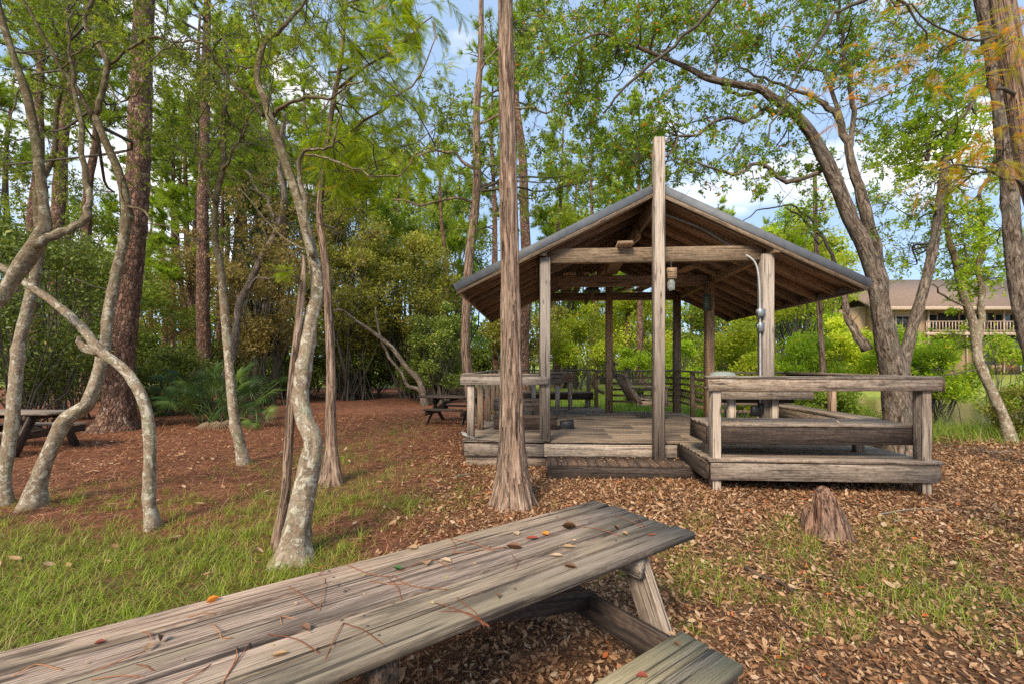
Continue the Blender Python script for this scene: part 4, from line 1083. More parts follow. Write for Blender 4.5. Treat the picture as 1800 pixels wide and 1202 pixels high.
# --- right oak
tree("live_oak", "great spreading oak behind the pavilion's right side with limbs reaching left over the roof", "tree", B_OAK, [
    W([(1582, 808, 88), (1580, 770, 74), (1576, 710, 72), (1570, 650, 68), (1558, 600, 58), (1549, 545, 46), (1538, 490, 42), (1518, 430, 41), (1495, 385, 38), (1475, 335, 36), (1457, 295, 34), (1440, 262, 30), (1424, 233, 27), (1391, 195, 24), (1354, 170, 21), (1333, 156, 18), (1283, 147, 16), (1241, 137, 15), (1212, 121, 12), (1162, 100, 9), (1100, 75, 7), (1050, 60, 5), (1000, 85, 3)], 8.1, 7.2),
    W([(1560, 600, 50), (1548, 540, 34), (1541, 470, 32), (1522, 374, 30), (1503, 312, 24), (1491, 250, 20), (1474, 208, 17), (1449, 183, 14), (1420, 166, 10), (1391, 158, 8), (1345, 137, 6), (1300, 120, 4)], 8.15, 8.4),
    W([(1494, 262, 15), (1499, 220, 13), (1498, 187, 12), (1495, 137, 11), (1483, 96, 9), (1478, 50, 8), (1474, 0, 7), (1470, -60, 5)], 8.4, 8.6),
    W([(1480, 215, 12), (1465, 170, 10), (1449, 125, 9), (1415, 118, 7), (1380, 122, 5), (1356, 108, 4)], 8.4, 8.8),
    W([(1392, 203, 14), (1370, 198, 13), (1345, 190, 12), (1330, 205, 10), (1308, 216, 9), (1275, 208, 8), (1246, 221, 7), (1221, 239, 6), (1192, 240, 6), (1186, 262, 5), (1172, 275, 4)], 7.9, 7.2),
    W([(1452, 288, 16), (1441, 302, 13), (1412, 314, 12), (1383, 321, 12), (1366, 312, 10), (1352, 296, 10), (1337, 287, 9), (1312, 300, 8), (1291, 308, 8), (1262, 300, 6), (1237, 291, 5), (1205, 284, 4), (1160, 286, 3)], 7.9, 7.4),
    W([(1340, 160, 12), (1318, 165, 9), (1300, 168, 8), (1275, 158, 6), (1270, 155, 5)], 7.7, 7.6),
    W([(1525, 615, 30), (1505, 585, 22), (1490, 562, 19), (1486, 530, 17), (1482, 500, 15), (1465, 460, 11), (1450, 420, 8), (1420, 380, 6), (1390, 360, 4), (1330, 370, 3), (1300, 395, 2)], 8.1, 9),
    W([(1425, 400, 6), (1400, 375, 5), (1380, 365, 3)], 8.8, 8.6),
    W([(1386, 215, 5), (1378, 240, 4), (1362, 262, 3)], 7.9, 7.9), W([(1258, 142, 6), (1260, 100, 5), (1246, 60, 4), (1230, 20, 3)], 7.5, 7.6), W([(1504, 150, 6), (1530, 110, 5), (1560, 90, 3), (1600, 60, 2)], 8.5, 8.4)],
    clouds=cl((950, 20, 1180, 180), (6.6, 9), 21, .62, 560, rgc) + cl((1180, -60, 1500, 120), (6.8, 9.5), 32, .62, 560, rgc) + cl((1130, 180, 1420, 320), (7, 9), 15, .52, 420, rgc) + cl((980, 180, 1150, 330), (7, 9.5), 17, .6, 540, rgc)
          + cl((1500, -40, 1700, 160), (7.5, 9.5), 15, .6, 560, rgc) + cl((1400, 120, 1560, 420), (7.8, 9.8), 11, .5, 280, rgc) + cl((1050, -80, 1200, 40), (6.5, 8), 8, .6, 450, rgc),
    leaf=L_OAKR, lsize=.068, sides=26, namp=.07, flare=(.28, .22, 5, .3), bare=.08, step=.09, seed=25)
tree("red_maple", "oak sapling stem rising to the right of the great oak with bright green leaves", "tree", B_OAK, [
    W([(1592, 780, 44), (1590, 700, 36), (1589, 640, 32), (1604, 575, 28), (1622, 515, 27), (1640, 440, 26), (1650, 374, 24), (1656, 330, 22), (1662, 285, 20), (1672, 228, 18), (1698, 200, 12), (1722, 154, 9), (1740, 90, 6)], 8.6, 9),
    W([(1662, 250, 11), (1640, 252, 9), (1612, 262, 7), (1604, 250, 5)], 9, 8.9), W([(1636, 262, 9), (1630, 282, 10), (1622, 262, 5)], 9, 8.9), W([(1668, 235, 9), (1650, 205, 7), (1605, 225, 4)], 9, 9)],
    clouds=cl((1540, 130, 1720, 300), (8.4, 10.5), 19, .62, 520, rgc) + cl((1540, 300, 1690, 470), (8.4, 10.5), 9, .5, 170, rgc), leaf=L_LIGHT, lsize=.075, sides=16, seed=26)
tree("spotted_tree", "slender pale-banded trunk leaning left on the bank at the right, forked above head height", "tree", B_PALE, [
    W([(1778, 768, 40), (1765, 735, 28), (1745, 690, 26), (1722, 640, 25), (1716, 600, 24), (1710, 565, 22), (1692, 515, 19), (1680, 460, 17), (1668, 420, 15), (1662, 370, 12), (1668, 320, 9), (1690, 270, 6)], 9.6, 9.6),
    W([(1718, 600, 20), (1727, 560, 17), (1727, 510, 16), (1724, 450, 15), (1728, 390, 13), (1722, 350, 10), (1740, 300, 7), (1750, 250, 5)], 9.6, 9.8),
    W([(1690, 510, 7), (1700, 470, 6), (1695, 430, 5), (1640, 440, 3)], 9.6, 9.4), W([(1698, 540, 6), (1660, 520, 5), (1640, 500, 4), (1610, 520, 2)], 9.6, 9.2)],
    clouds=cl((1620, 260, 1790, 480), (9, 10.5), 22, .55, 330, rgc) + cl((1650, 100, 1800, 300), (8, 10), 9, .55, 380, rgc) + cl((1640, 440, 1790, 560), (9.2, 11), 9, .5, 330, rgc) + cl((1610, 560, 1690, 660), (9.6, 10.6), 3, .5, 330, rgc), leaf=L_LIGHT, lsize=.075, sides=14, bare=.15, seed=27)
tree("broad_pine", "thick rough-barked trunk rising along the right edge of the view", "tree", B_OAK, [
    W([(1850, 830, 90), (1842, 760, 62), (1820, 640, 54), (1800, 560, 50), (1788, 495, 48), (1780, 416, 46), (1772, 300, 45), (1760, 195, 44), (1743, 83, 42), (1726, 0, 38), (1700, -120, 30), (1690, -260, 22)], 7.0, 7.0)],
    clouds=cl((1600, -160, 1800, -20), (6.4, 7.5), 6, .5, 200, rgc), leaf=L_OAKR, lsize=.06, sides=24, namp=.09, flare=(.3, .4, 5, .3), seed=28)
tree("bald_cypress", "dark near trunk in the top right corner with rusty orange and green feathery sprays", "tree", B_CYP, [
    W([(1990, 1180, 120), (1950, 1000, 86), (1880, 640, 74), (1838, 400, 66), (1812, 280, 60), (1790, 150, 56), (1768, 40, 52), (1750, -60, 46), (1720, -240, 34)], 3.6, 3.6),
    W([(1745, -90, 20), (1640, -50, 14), (1540, -5, 10), (1510, 5, 8), (1465, 22, 7), (1432, 80, 6), (1395, 140, 5), (1370, 200, 4), (1345, 258, 3)], 3.6, 3.9),
    W([(1745, -100, 16), (1500, -120, 12), (1340, -60, 9), (1262, 0, 8), (1225, 46, 7), (1162, 100, 6), (1100, 152, 5), (1060, 200, 3)], 3.6, 4.4),
    W([(1800, 330, 10), (1740, 300, 6), (1690, 290, 4), (1650, 300, 3)], 3.6, 3.4), W([(1770, 60, 8), (1700, 70, 6), (1620, 30, 4), (1560, -10, 3)], 3.6, 3.4),
    W([(1560, -20, 7), (1600, 20, 5), (1630, 70, 3)], 3.6, 3.7)],
    clouds=[(1700, 300, 3.5, .22, 90), (1640, 320, 3.5, .16, 45), (1770, 260, 3.3, .25, 100), (1790, 60, 3.2, .25, 80), (1740, 120, 3.3, .2, 60), (1590, 110, 3.9, .35, 110), (1500, 180, 4.0, .3, 80), (1560, 50, 3.8, .3, 80), (1650, 90, 3.7, .3, 80), (1790, 200, 3.2, .15, 50)],
    leaf=L_ORG, kind="frond", lsize=.13, sides=22, namp=.08, ridges=6, ridge_amp=.05, seed=29, limb_m=TWIG)

# ------------------------------------------------------------------ background pines (each a tree; shared meshes)
def pine_proto(seed, Hh, r, crown0, spread, ntw, leafm=L_PINE, far=False):
    rg = np.random.default_rng(seed)
    q = MB(); pts = [Vector((0, 0, -.3))]; x = y = 0
    for k in range(1, 9):
        x += rg.normal() * .10; y += rg.normal() * .10; pts.append(Vector((x, y, Hh * k / 8)))
    P, R = tube(q, pts, [r * (1 - .78 * (k / 8) ** 1.3) for k in range(9)], 10, .5, .07, nfreq=(9, 2), flare=(.3, .3, 5, .2))
    Pn = np.array([tuple(v) for v in P]); tw = MB(); lf = MB()
    nb = 26
    zz = np.sort(rg.uniform(crown0, 1.0, nb)) * Hh
    st = np.stack([np.interp(zz, Pn[:, 2], Pn[:, 0]), np.interp(zz, Pn[:, 2], Pn[:, 1]), zz], 1)
    az = rg.uniform(0, 2 * PI, nb); el = rg.uniform(-.1, .6, nb)
    d = np.stack([np.cos(az) * np.cos(el), np.sin(az) * np.cos(el), np.sin(el)], 1)
    Ln = spread * (1.05 - .75 * (zz / Hh - crown0) / (1 - crown0)) * rg.uniform(.5, 1.1, nb)
    T1 = grow(st, d, Ln, 6, .16, .03, rg); twig_mesh(tw, T1, r * .22, r * .05, 5, rg)
    s2, d2 = on_twigs(T1, ntw, .25, rg); d2 = d2 / np.linalg.norm(d2, axis=1, keepdims=True) + sph(ntw, rg) * .7; d2[:, 2] += .25
    T2 = grow(s2, d2, spread * rg.uniform(.12, .3, ntw), 3, .2, .05, rg); twig_mesh(tw, T2, r * .05, r * .025, 3, rg)
    n = int(ntw * 5.5); p_, d_ = on_twigs(T2, n, .3, rg); d_[:, 2] += .02
    tt_ = TUFT_FAR
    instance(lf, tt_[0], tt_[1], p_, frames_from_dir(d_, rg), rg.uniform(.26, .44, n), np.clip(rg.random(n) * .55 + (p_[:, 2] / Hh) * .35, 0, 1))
    return q, tw, lf
protos = []
for (sd_, Hh, r, c0, sp, ntw) in [(101, 17, .21, .50, 2.6, 330), (102, 20, .24, .58, 3.0, 360), (103, 15, .17, .36, 2.4, 330), (104, 23, .27, .66, 3.2, 330)]:
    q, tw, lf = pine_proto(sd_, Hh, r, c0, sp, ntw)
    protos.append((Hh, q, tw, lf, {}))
def bg_pine(k, x, y, s, rz, label, group, leafm=None):
    Hh, q, tw, lf, cache = protos[k]
    z0 = float(ht(x, y))
    root = empty("pine_tree", (x, y, z0), rz, label, "pine tree", group); root.scale = (s, s, s)
    if not cache:
        cache["trunk"] = q.build("trunk", B_PINE, root, smooth=True).data
        cache["branches"] = tw.build("branches", TWIG, root).data
        cache["crown"] = lf.build("crown", L_PINE, root).data
    else:
        for nm in ("trunk", "branches", "crown"):
            o = bpy.data.objects.new(nm, cache[nm]); C.objects.link(o); o.parent = root
    return root
rb = np.random.default_rng(55)
spots = []
# (image column, distance, prototype, scale)
for (px, D, k, s, lb) in [
    (92, 16, 1, .95, "double row pine with reddish plated bark behind the left-hand oaks"), (60, 18, 3, .9, None), (150, 21, 1, 1, None), (335, 24, 1, 1, None), (318, 30, 0, 1, None),
    (345, 19, 2, .9, None), (360, 15.5, 3, .9, "scaly dark pine trunk standing directly behind the saw palmetto"), (412, 27, 0, 1.1, None), (438, 26, 1, 1.0, None), (455, 31, 3, 1, None), (478, 33, 1, 1, None), (395, 34, 3, 1, None), (500, 28, 2, 1, None),
    (540, 30, 1, 1.05, None), (575, 36, 3, 1, None), (610, 31, 0, 1.1, None), (650, 38, 1, 1.1, None), (700, 33, 0, 1.0, None), (740, 40, 3, .95, None), (775, 30, 2, 1.1, None), (800, 44, 1, 1, None), (868, 24, 0, .95, None),
    (302, 24, 3, .68, None), (330, 27, 3, .75, None), (385, 23, 3, .62, None), (422, 25, 3, .72, None), (470, 26, 3, .66, None), (498, 22, 3, .56, None), (640, 27, 3, .65, None),
    (924, 17, 1, .95, "pine trunk half hidden behind the big central cypress"), (980, 27, 2, 1.05, None), (1010, 34, 0, 1.0, None), (1045, 30, 3, .72, None), (1090, 38, 2, 1.1, None), (1105, 29, 0, .95, None), (1130, 24, 1, .78, None), (1160, 36, 0, 1.0, None),
    (1215, 42, 2, 1.1, None), (1265, 46, 2, 1.1, None), (1310, 40, 2, .9, None), (1360, 44, 2, .95, None), (1405, 38, 2, .85, None), (1440, 46, 2, 1.0, None), (265, 38, 0, 1, None), (20, 25, 0, 1, None), (-60, 20, 1, 1, None), (200, 33, 2, 1.1, None), (120, 30, 3, 1, None), (290, 42, 3, 1, None)]:
    x = (px - 900) / F * D
    bg_pine(k, x, D, s * rb.uniform(.93, 1.07), rb.uniform(0, 6), lb or "tall pine among the others in the woods behind the clearing", None if lb else "pines in the woods behind the clearing")

# ------------------------------------------------------------------ shrubs and understory trees
def shrub(name, label, cat, px, D, wpx, top, leaf, n, lsize, base=None, stems=9, ncl=26, flat=.8, group=None, seed=0, bark_m=TWIG, depth=None, stemr=.02, low=.0):
    rg = np.random.default_rng(1000 + seed)
    x = (px - 900) / F * D; z0 = float(ht(x, D))
    Hh = EYE - (top - HZ) * D / F - z0; Rr = wpx * D / F / 2; dp = Rr if depth is None else depth
    root = empty(name, (x, D, z0), 0, label, cat, group)
    c = rg.normal(size=(ncl, 3)); c /= np.linalg.norm(c, axis=1, keepdims=True); c *= rg.uniform(.35, 1, (ncl, 1)) ** .6
    c = c * np.array([Rr * .82, dp * .82, Hh * (.5 - low / 2) * .86]) + np.array([0, 0, Hh * (.5 + low / 2)])
    rad = rg.uniform(.22, .42, ncl) * min(Rr, Hh * .6) ** .8 * 1.05
    sm = MB()
    # stems reach the clumps
    s0 = np.stack([rg.normal(size=ncl) * Rr * .13, rg.normal(size=ncl) * dp * .13, np.full(ncl, -.05)], 1)
    mid = s0 * .5 + c * .5 + rg.normal(size=(ncl, 3)) * .10 * Hh * .5
    T = np.stack([s0, (s0 + mid) / 2, mid, (mid * .45 + c * .55), c], 1); T[:, 1, 2] = np.maximum(T[:, 1, 2], .05)
    twig_mesh(sm, T, stemr * rg.uniform(.6, 1.5, ncl), stemr * .3, 5, rg)
    k = ncl * 7; i = rg.integers(0, ncl, k)
    T2 = grow(c[i], sph(k, rg), rad[i] * rg.uniform(.6, 1.1, k), 3, .3, 0, rg); twig_mesh(sm, T2, stemr * .22, stemr * .1, 3, rg)
    sm.build("stems", bark_m, root)
    lf = MB()
    i = rg.integers(0, ncl, n)
    v = sph(n, rg) * (rg.random((n, 1)) ** .45); p = c[i] + v * rad[i][:, None] * np.array([1.1, 1.1, .75])
    p = p[p[:, 2] > .03]; n = len(p)
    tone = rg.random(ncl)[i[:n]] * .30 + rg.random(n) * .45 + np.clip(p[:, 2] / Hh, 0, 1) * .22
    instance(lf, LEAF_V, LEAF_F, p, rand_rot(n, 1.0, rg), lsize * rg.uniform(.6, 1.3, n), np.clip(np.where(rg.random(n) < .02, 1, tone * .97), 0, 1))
    lf.build("foliage", leaf, root)
    return root
SH = [
    ("holly_shrub", "large glossy dark evergreen filling the left edge behind the crooked trunks", "shrub", 40, 10.5, 330, 330, L_DARK, 9000, .10, dict(ncl=40, low=.05)),
    ("holly_shrub", "dark evergreen shrub to the left of the massive pine trunk", "shrub", 135, 13.5, 240, 400, L_DARK, 8000, .11, dict(ncl=36)),
    ("wax_myrtle", "dense green shrub rising just behind the massive pine trunk", "shrub", 285, 17, 190, 470, L_MID, 5000, .12, dict(ncl=26)),
    ("wax_myrtle", "low dark undergrowth mass right of the massive pine", "shrub", 300, 14.5, 150, 590, L_DARK, 4000, .10, dict(ncl=22)),
    ("thicket_tree", "brown-leaved scraggly tree with drooping twigs behind the palmetto", "tree", 345, 19, 200, 430, L_BROWN, 6000, .11, dict(ncl=30, low=.2, stemr=.03)),
    ("thicket_tree", "brown drooping thicket left of the slim cypress", "tree", 470, 18, 190, 400, L_BROWN, 8500, .12, dict(ncl=34, low=.15, stemr=.03)),
    ("wax_myrtle", "dark low shrub bank at the far edge of the clearing behind the twin tree", "shrub", 530, 22, 200, 560, L_DARK, 6500, .15, dict(ncl=34)),
    ("wax_myrtle", "dark shrub bank right of the slim cypress at the clearing's edge", "shrub", 650, 23, 170, 575, L_DARK, 6500, .15, dict(ncl=30)),
    ("thicket_tree", "large olive-leaved tree rising over the clearing's far edge right of the twin tree", "tree", 625, 21, 210, 340, L_OLIVE, 15000, .14, dict(ncl=46, low=.15, stemr=.035)),
    ("thicket_tree", "olive-leaved tree beside the slim reddish tree left of the pavilion", "tree", 725, 22, 190, 370, L_OLIVE, 13000, .14, dict(ncl=42, low=.1, stemr=.035)),
    ("juniper_tree", "dark blue-green feathery evergreen between the slim tree and the clearing's edge", "tree", 775, 19, 110, 510, L_DARK, 6500, .10, dict(ncl=26, stemr=.04)),
    ("wax_myrtle", "dark shrub behind the cross-legged picnic table", "shrub", 745, 20, 110, 600, L_DARK, 4500, .12, dict(ncl=20)),
    ("thicket_tree", "pale olive tree seen behind the big central trunk", "tree", 925, 23, 170, 470, L_OLIVE, 8000, .14, dict(ncl=30, low=.15, stemr=.03)),
    ("thicket_tree", "yellowish tree seen through the pavilion between the left posts", "tree", 1015, 25, 150, 520, L_YEL, 7000, .14, dict(ncl=28, low=.1, stemr=.03)),
    ("cedar_tree", "small bright green feathery cedar seen behind the porch swing", "tree", 1115, 16.5, 62, 585, L_LIGHT, 4200, .085, dict(ncl=18, stemr=.03)),
    ("cedar_tree", "young green cedar visible just right of the ridge post", "tree", 1195, 18, 75, 592, L_LIGHT, 4200, .09, dict(ncl=18, stemr=.03)),
    ("thicket_tree", "light green tree seen through the pavilion behind the back posts", "tree", 1120, 29, 190, 500, L_YEL, 9000, .18, dict(ncl=32, low=.05, stemr=.03)),
    ("buttonbush", "yellow-green leafy bush just right of the middle pavilion post", "shrub", 1300, 16, 130, 555, L_YEL, 8000, .12, dict(ncl=30)),
    ("buttonbush", "bright green bush under the pavilion's right eave", "shrub", 1405, 14.5, 140, 570, L_LIGHT, 8500, .11, dict(ncl=32)),
    ("buttonbush", "leafy bush showing between the eave and the great oak", "shrub", 1465, 17, 120, 545, L_YEL, 7000, .13, dict(ncl=26)),
    ("buttonbush", "dark green bush at the foot of the great oak, seen through the right railing", "shrub", 1470, 12.5, 130, 668, L_MID, 4500, .09, dict(ncl=20)),
    ("buttonbush", "bright green sapling bush right of the great oak in front of the house", "shrub", 1650, 12.5, 120, 585, L_LIGHT, 5200, .10, dict(ncl=22, low=.2)),
    ("thicket_tree", "tall light green tree behind the left slope of the pavilion roof", "tree", 985, 31, 170, 330, L_YEL, 9000, .20, dict(ncl=34, low=.2, stemr=.07)),
    ("thicket_tree", "tall mid-green tree beyond the shrubs left of the central trunk", "tree", 780, 33, 200, 300, L_MID, 10000, .20, dict(ncl=34, low=.2, stemr=.07)),
    ("thicket_tree", "yellow-green tree beyond the clearing behind the pine trunks at left", "tree", 210, 26, 210, 400, L_YEL, 7000, .17, dict(ncl=26, low=.1, stemr=.035)),
    ("thicket_tree", "airy green tree showing over the roof's right slope", "tree", 1330, 30, 230, 335, L_LIGHT, 12500, .20, dict(ncl=32, low=.15, stemr=.07)),
    ("thicket_tree", "bright green tree beyond the pond, left of the great oak's trunk", "tree", 1440, 34, 180, 405, L_LIGHT, 9000, .22, dict(ncl=32, low=.1, stemr=.07)),
    ("buttonbush", "loose leafy shrub at the right edge in front of the screened porch", "shrub", 1770, 11.8, 110, 575, L_LIGHT, 2600, .085, dict(ncl=22, low=.1, stemr=.012)),
    ("buttonbush", "low tangled brush on the bank right of the banded trunk", "shrub", 1790, 10.2, 110, 680, L_OLIVE, 3500, .07, dict(ncl=20, stemr=.012)),
    ("thicket_tree", "leafy tree branches hanging before the house balcony", "tree", 1600, 15, 130, 560, L_LIGHT, 4500, .12, dict(ncl=22, low=.3, stemr=.03)),
    ("oak_tree", "tall dark oak behind the brown thicket, its crown spreading above the palmetto", "tree", 455, 26, 200, 250, L_OAKD, 7000, .17, dict(ncl=40, low=.4, stemr=.09)),
    ("oak_tree", "high leafy crown in the woods just right of the twin-trunk tree", "tree", 600, 27, 260, 220, L_MID, 12000, .19, dict(ncl=40, low=.35, stemr=.09)),
    ("oak_tree", "high leafy oak far behind the slim reddish tree", "tree", 720, 36, 260, 260, L_YEL, 9000, .24, dict(ncl=34, low=.3, stemr=.09)),
    ("thicket_tree", "mixed green tree closing the woods at far left behind the evergreens", "tree", 70, 22, 260, 230, L_MID, 10000, .16, dict(ncl=36, low=.2, stemr=.07)),
    ("oak_tree", "broad pale green tree filling the gap between the roof's right slope and the great oak", "tree", 1390, 26, 230, 350, L_YEL, 9500, .17, dict(ncl=34, low=.3, stemr=.05)),
    ("oak_tree", "tall yellow-green tree far beyond the roof's left slope", "tree", 1060, 36, 190, 290, L_LIGHT, 8500, .22, dict(ncl=32, low=.2, stemr=.05)),
    ("wax_myrtle", "dark bank of shrubs between the massive pine and the brown thicket", "shrub", 400, 23, 190, 575, L_DARK, 6500, .15, dict(ncl=30)),
    ("wax_myrtle", "dark shrub beyond the clearing seen right of the leaning grey oak", "shrub", 800, 24, 130, 590, L_DARK, 4500, .15, dict(ncl=22)),
    ("thicket_tree", "shaded green tree seen low under the right side of the roof", "tree", 1240, 27, 150, 520, L_MID, 7500, .18, dict(ncl=26, stemr=.035)),
]
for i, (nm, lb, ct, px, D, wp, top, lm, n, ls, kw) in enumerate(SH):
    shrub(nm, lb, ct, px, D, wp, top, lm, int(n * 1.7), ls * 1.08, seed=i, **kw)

# ------------------------------------------------------------------ saw palmetto
pal = empty("saw_palmetto", at(395, 747, 12.2) * 1, 0, "clump of saw palmetto with fan-shaped fronds at the clearing's edge", "palmetto")
pal.location.z = 0
rp = np.random.default_rng(77)
def fan(par, base, tip, size, mat, dead=False):
    """a stalk and a fan of narrow pleated leaflets"""
    q = MB(); b, t = Vector(base), Vector(tip)
    d0 = (t - b).normalized()
    mid = b.lerp(t, .55) + Vector((0, 0, .12))
    P, R = tube(q, [b, mid, t], [.016, .012, .009], 6, .15, 0)
    d = (P[-1] - P[-2]).normalized()
    side = d.cross(Vector((0, 0, 1))).normalized(); n_ = side.cross(d).normalized()
    roll = rp.uniform(-.9, .9); side, n_ = side * math.cos(roll) + n_ * math.sin(roll), n_ * math.cos(roll) - side * math.sin(roll)
    K = 26; V, Fc = [], []
    for k in range(K):
        a = (k / (K - 1) - .5) * PI * 1.45
        L = size * (1 - .25 * abs(k / (K - 1) - .5)) * rp.uniform(.9, 1.05)
        dr = d * math.cos(a) + side * math.sin(a)
        pr = side * math.cos(a) - d * math.sin(a)
        w_ = size * .021
        i0 = len(V)
        V += [tuple(t), tuple(t + dr * L * .45 + pr * w_ - n_ * .01), tuple(t + dr * L * .45 - pr * w_ - n_ * .01), tuple(t + dr * L * .45 + n_ * w_ * .8), tuple(t + dr * L - n_ * L * (.25 if not dead else .45) * rp.uniform(.3, 1.2) - Vector((0, 0, L * .10)))]
        Fc += [[i0, i0 + 1, i0 + 3], [i0, i0 + 3, i0 + 2], [i0 + 3, i0 + 1, i0 + 4], [i0 + 3, i0 + 4, i0 + 2]]
    q.add(V, Fc, V, rp.uniform(.1, 1))
    return q.build("frond" if not dead else "dead_frond", mat, par)
L_DEAD = _lm("dead_palm_leaves", [(0, (.16, .10, .06)), (1, (.34, .24, .16))], .2, .8)
for k in range(44):
    az = rp.uniform(-PI, PI); L = rp.uniform(.7, 1.6); el = rp.uniform(.45, 1.4)
    tip = (math.cos(az) * math.cos(el) * L * 1.25, math.sin(az) * math.cos(el) * L * .9, .1 + math.sin(el) * L)
    ox = rp.uniform(-.75, .75)
    fan(pal, (ox * .8, rp.uniform(-.2, .2), 0), (tip[0] + ox, tip[1], tip[2]), rp.uniform(.40, .60), L_PALM)
for k in range(3):
    az = rp.uniform(-PI, 0); fan(pal, (0, 0, .05), (math.cos(az) * rp.uniform(.5, 1.2), math.sin(az) * .6, .14), .5, L_DEAD, True)
for k in range(2):
    pl = empty("palmetto_sprout", (at(255 + 50 * k, 735, 12.5 + k).x if k else at(460, 740, 11.6).x, 12.6 if k else 11.4, 0), 0, ["small palmetto seedling at the right foot of the palmetto clump", "small palmetto seedling left of the palmetto clump by the massive pine"][k], "palmetto")
    for j in range(5):
        az = rp.uniform(-PI, PI); fan(pl, (0, 0, 0), (math.cos(az) * .25, math.sin(az) * .25, rp.uniform(.2, .5)), .35, L_PALM)

# ------------------------------------------------------------------ far woods as one mass
rw = np.random.default_rng(91)
lf = MB(); n = 60000
ang = rw.uniform(-1.25, 1.25, n * 1); dist = rw.uniform(50, 72, n)
xx = np.sin(ang) * dist * 1.15; yy = np.cos(ang) * dist
cx = np.round(xx / 3.5); hmax = 8.5 + 3.2 * np.sin(cx * 1.7) + 2.4 * np.sin(cx * .61 + 1) + 1.5 * np.sin(cx * 3.1)
keep = (np.abs(ang) > -1) & ~((xx > 28) & (yy < 56))
zz = hmax * rw.random(n) ** .8 + .5
instance(lf, LEAF_V, LEAF_F, np.stack([xx, yy, zz], 1)[keep], rand_rot(keep.sum(), 1, rw), rw.uniform(.45, .9, keep.sum()), np.clip(rw.random(keep.sum()) * .5 + (np.sin(cx[keep] * 2.3) * .5 + .5) * .4, 0, 1))
tag(lf.build("far_woods", L_MID), "hazy green far-off woods behind all the nearer trees", "woods", kind="stuff")
# ------------------------------------------------------------------ ground litter (uncountable)
rl = np.random.default_rng(5)
def scatter(n, xr, yr, dens=None):
    x = rl.uniform(*xr, n); y = rl.uniform(*yr, n)
    vis = np.abs(x) < y * 1.22 + .6
    x, y = x[vis], y[vis]
    if dens is not None:
        k = rl.random(len(x)) < dens(x, y); x, y = x[k], y[k]
    return x, y
L_FALL = _lm("fallen_leaves_mat", [(0, (.09, .042, .022)), (.2, (.23, .11, .05)), (.45, (.37, .19, .09)), (.75, (.48, .285, .15)), (.93, (.55, .39, .25)), (1, (.52, .14, .04))], .15, .7)
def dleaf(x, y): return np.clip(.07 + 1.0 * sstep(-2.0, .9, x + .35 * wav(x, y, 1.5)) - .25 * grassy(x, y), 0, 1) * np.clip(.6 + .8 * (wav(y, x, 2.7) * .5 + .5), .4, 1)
mb = MB()
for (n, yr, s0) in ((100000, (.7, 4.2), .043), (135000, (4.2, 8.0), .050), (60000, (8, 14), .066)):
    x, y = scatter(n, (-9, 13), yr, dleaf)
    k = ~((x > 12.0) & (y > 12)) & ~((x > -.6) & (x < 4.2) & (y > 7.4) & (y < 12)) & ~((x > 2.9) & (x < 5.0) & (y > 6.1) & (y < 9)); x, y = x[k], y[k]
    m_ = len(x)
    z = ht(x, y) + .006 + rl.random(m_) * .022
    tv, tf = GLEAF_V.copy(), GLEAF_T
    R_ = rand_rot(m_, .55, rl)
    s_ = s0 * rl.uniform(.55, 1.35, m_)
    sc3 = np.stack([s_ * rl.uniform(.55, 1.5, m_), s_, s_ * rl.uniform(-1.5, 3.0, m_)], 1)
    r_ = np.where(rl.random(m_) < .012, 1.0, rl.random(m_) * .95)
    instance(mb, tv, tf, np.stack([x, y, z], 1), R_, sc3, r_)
x, y = scatter(110000, (-6, 8), (1.0, 8.0), dleaf); m_ = len(x)
s_ = rl.uniform(.010, .030, m_)
instance(mb, LEAF_V, LEAF_F, np.stack([x, y, ht(x, y) + .008 + rl.random(m_) * .014], 1), rand_rot(m_, .5, rl), np.stack([s_ * rl.uniform(1, 2.6, m_), s_, s_], 1), rl.random(m_) * .9)
x, y = scatter(260, (-7, 7), (2, 9), lambda x, y: np.full_like(x, .9)); m_ = len(x)
instance(mb, GLEAF_V, GLEAF_T, np.stack([x, y, ht(x, y) + .03], 1), rand_rot(m_, .15, rl), np.stack([rl.uniform(.08, .15, m_), rl.uniform(.08, .14, m_), rl.uniform(.1, .3, m_)], 1), rl.uniform(.5, .95, m_))
DL = MB()
a_ = rl.uniform(-1.2, 4.8, 420); b_ = rl.uniform(-1.25, 4.4, 420)
ok = (b_ > 0) | (a_ > 2.15); ok &= ~((a_ > 3.6) & (b_ > 2.2)) & (rl.random(420) < np.where(a_ > 2.1, .9, .25)); a_, b_ = a_[ok], b_[ok]
a2 = rl.uniform(.1, 2.25, 90); b2 = -.68 + rl.uniform(.03, .6, 90) ** 1.0
pw = [loc2w(p, q, DZ + .006) for p, q in zip(a_, b_)] + [loc2w(p, q, .205) for p, q in zip(a2, b2)] + [loc2w(p, q, SEAT + .006) for p, q in zip(rl.uniform(2.2, 4.6, 26), rl.uniform(-1.1, -.5, 26))]
pw = np.array([tuple(v) for v in pw]); m_ = len(pw); s_ = rl.uniform(.035, .06, m_)
instance(DL, GLEAF_V, GLEAF_T, pw, rand_rot(m_, .2, rl), np.stack([s_ * 1.2, s_, s_ * rl.uniform(.3, 2, m_)], 1), rl.uniform(.3, 1, m_))
tag(DL.build("fallen_leaves", L_FALL), "scattered brown leaves lying on the deck, its bench and the front step", "leaf litter", kind="stuff")
tag(mb.build("fallen_leaves", L_FALL), "carpet of brown fallen leaves covering the ground", "leaf litter", kind="stuff")
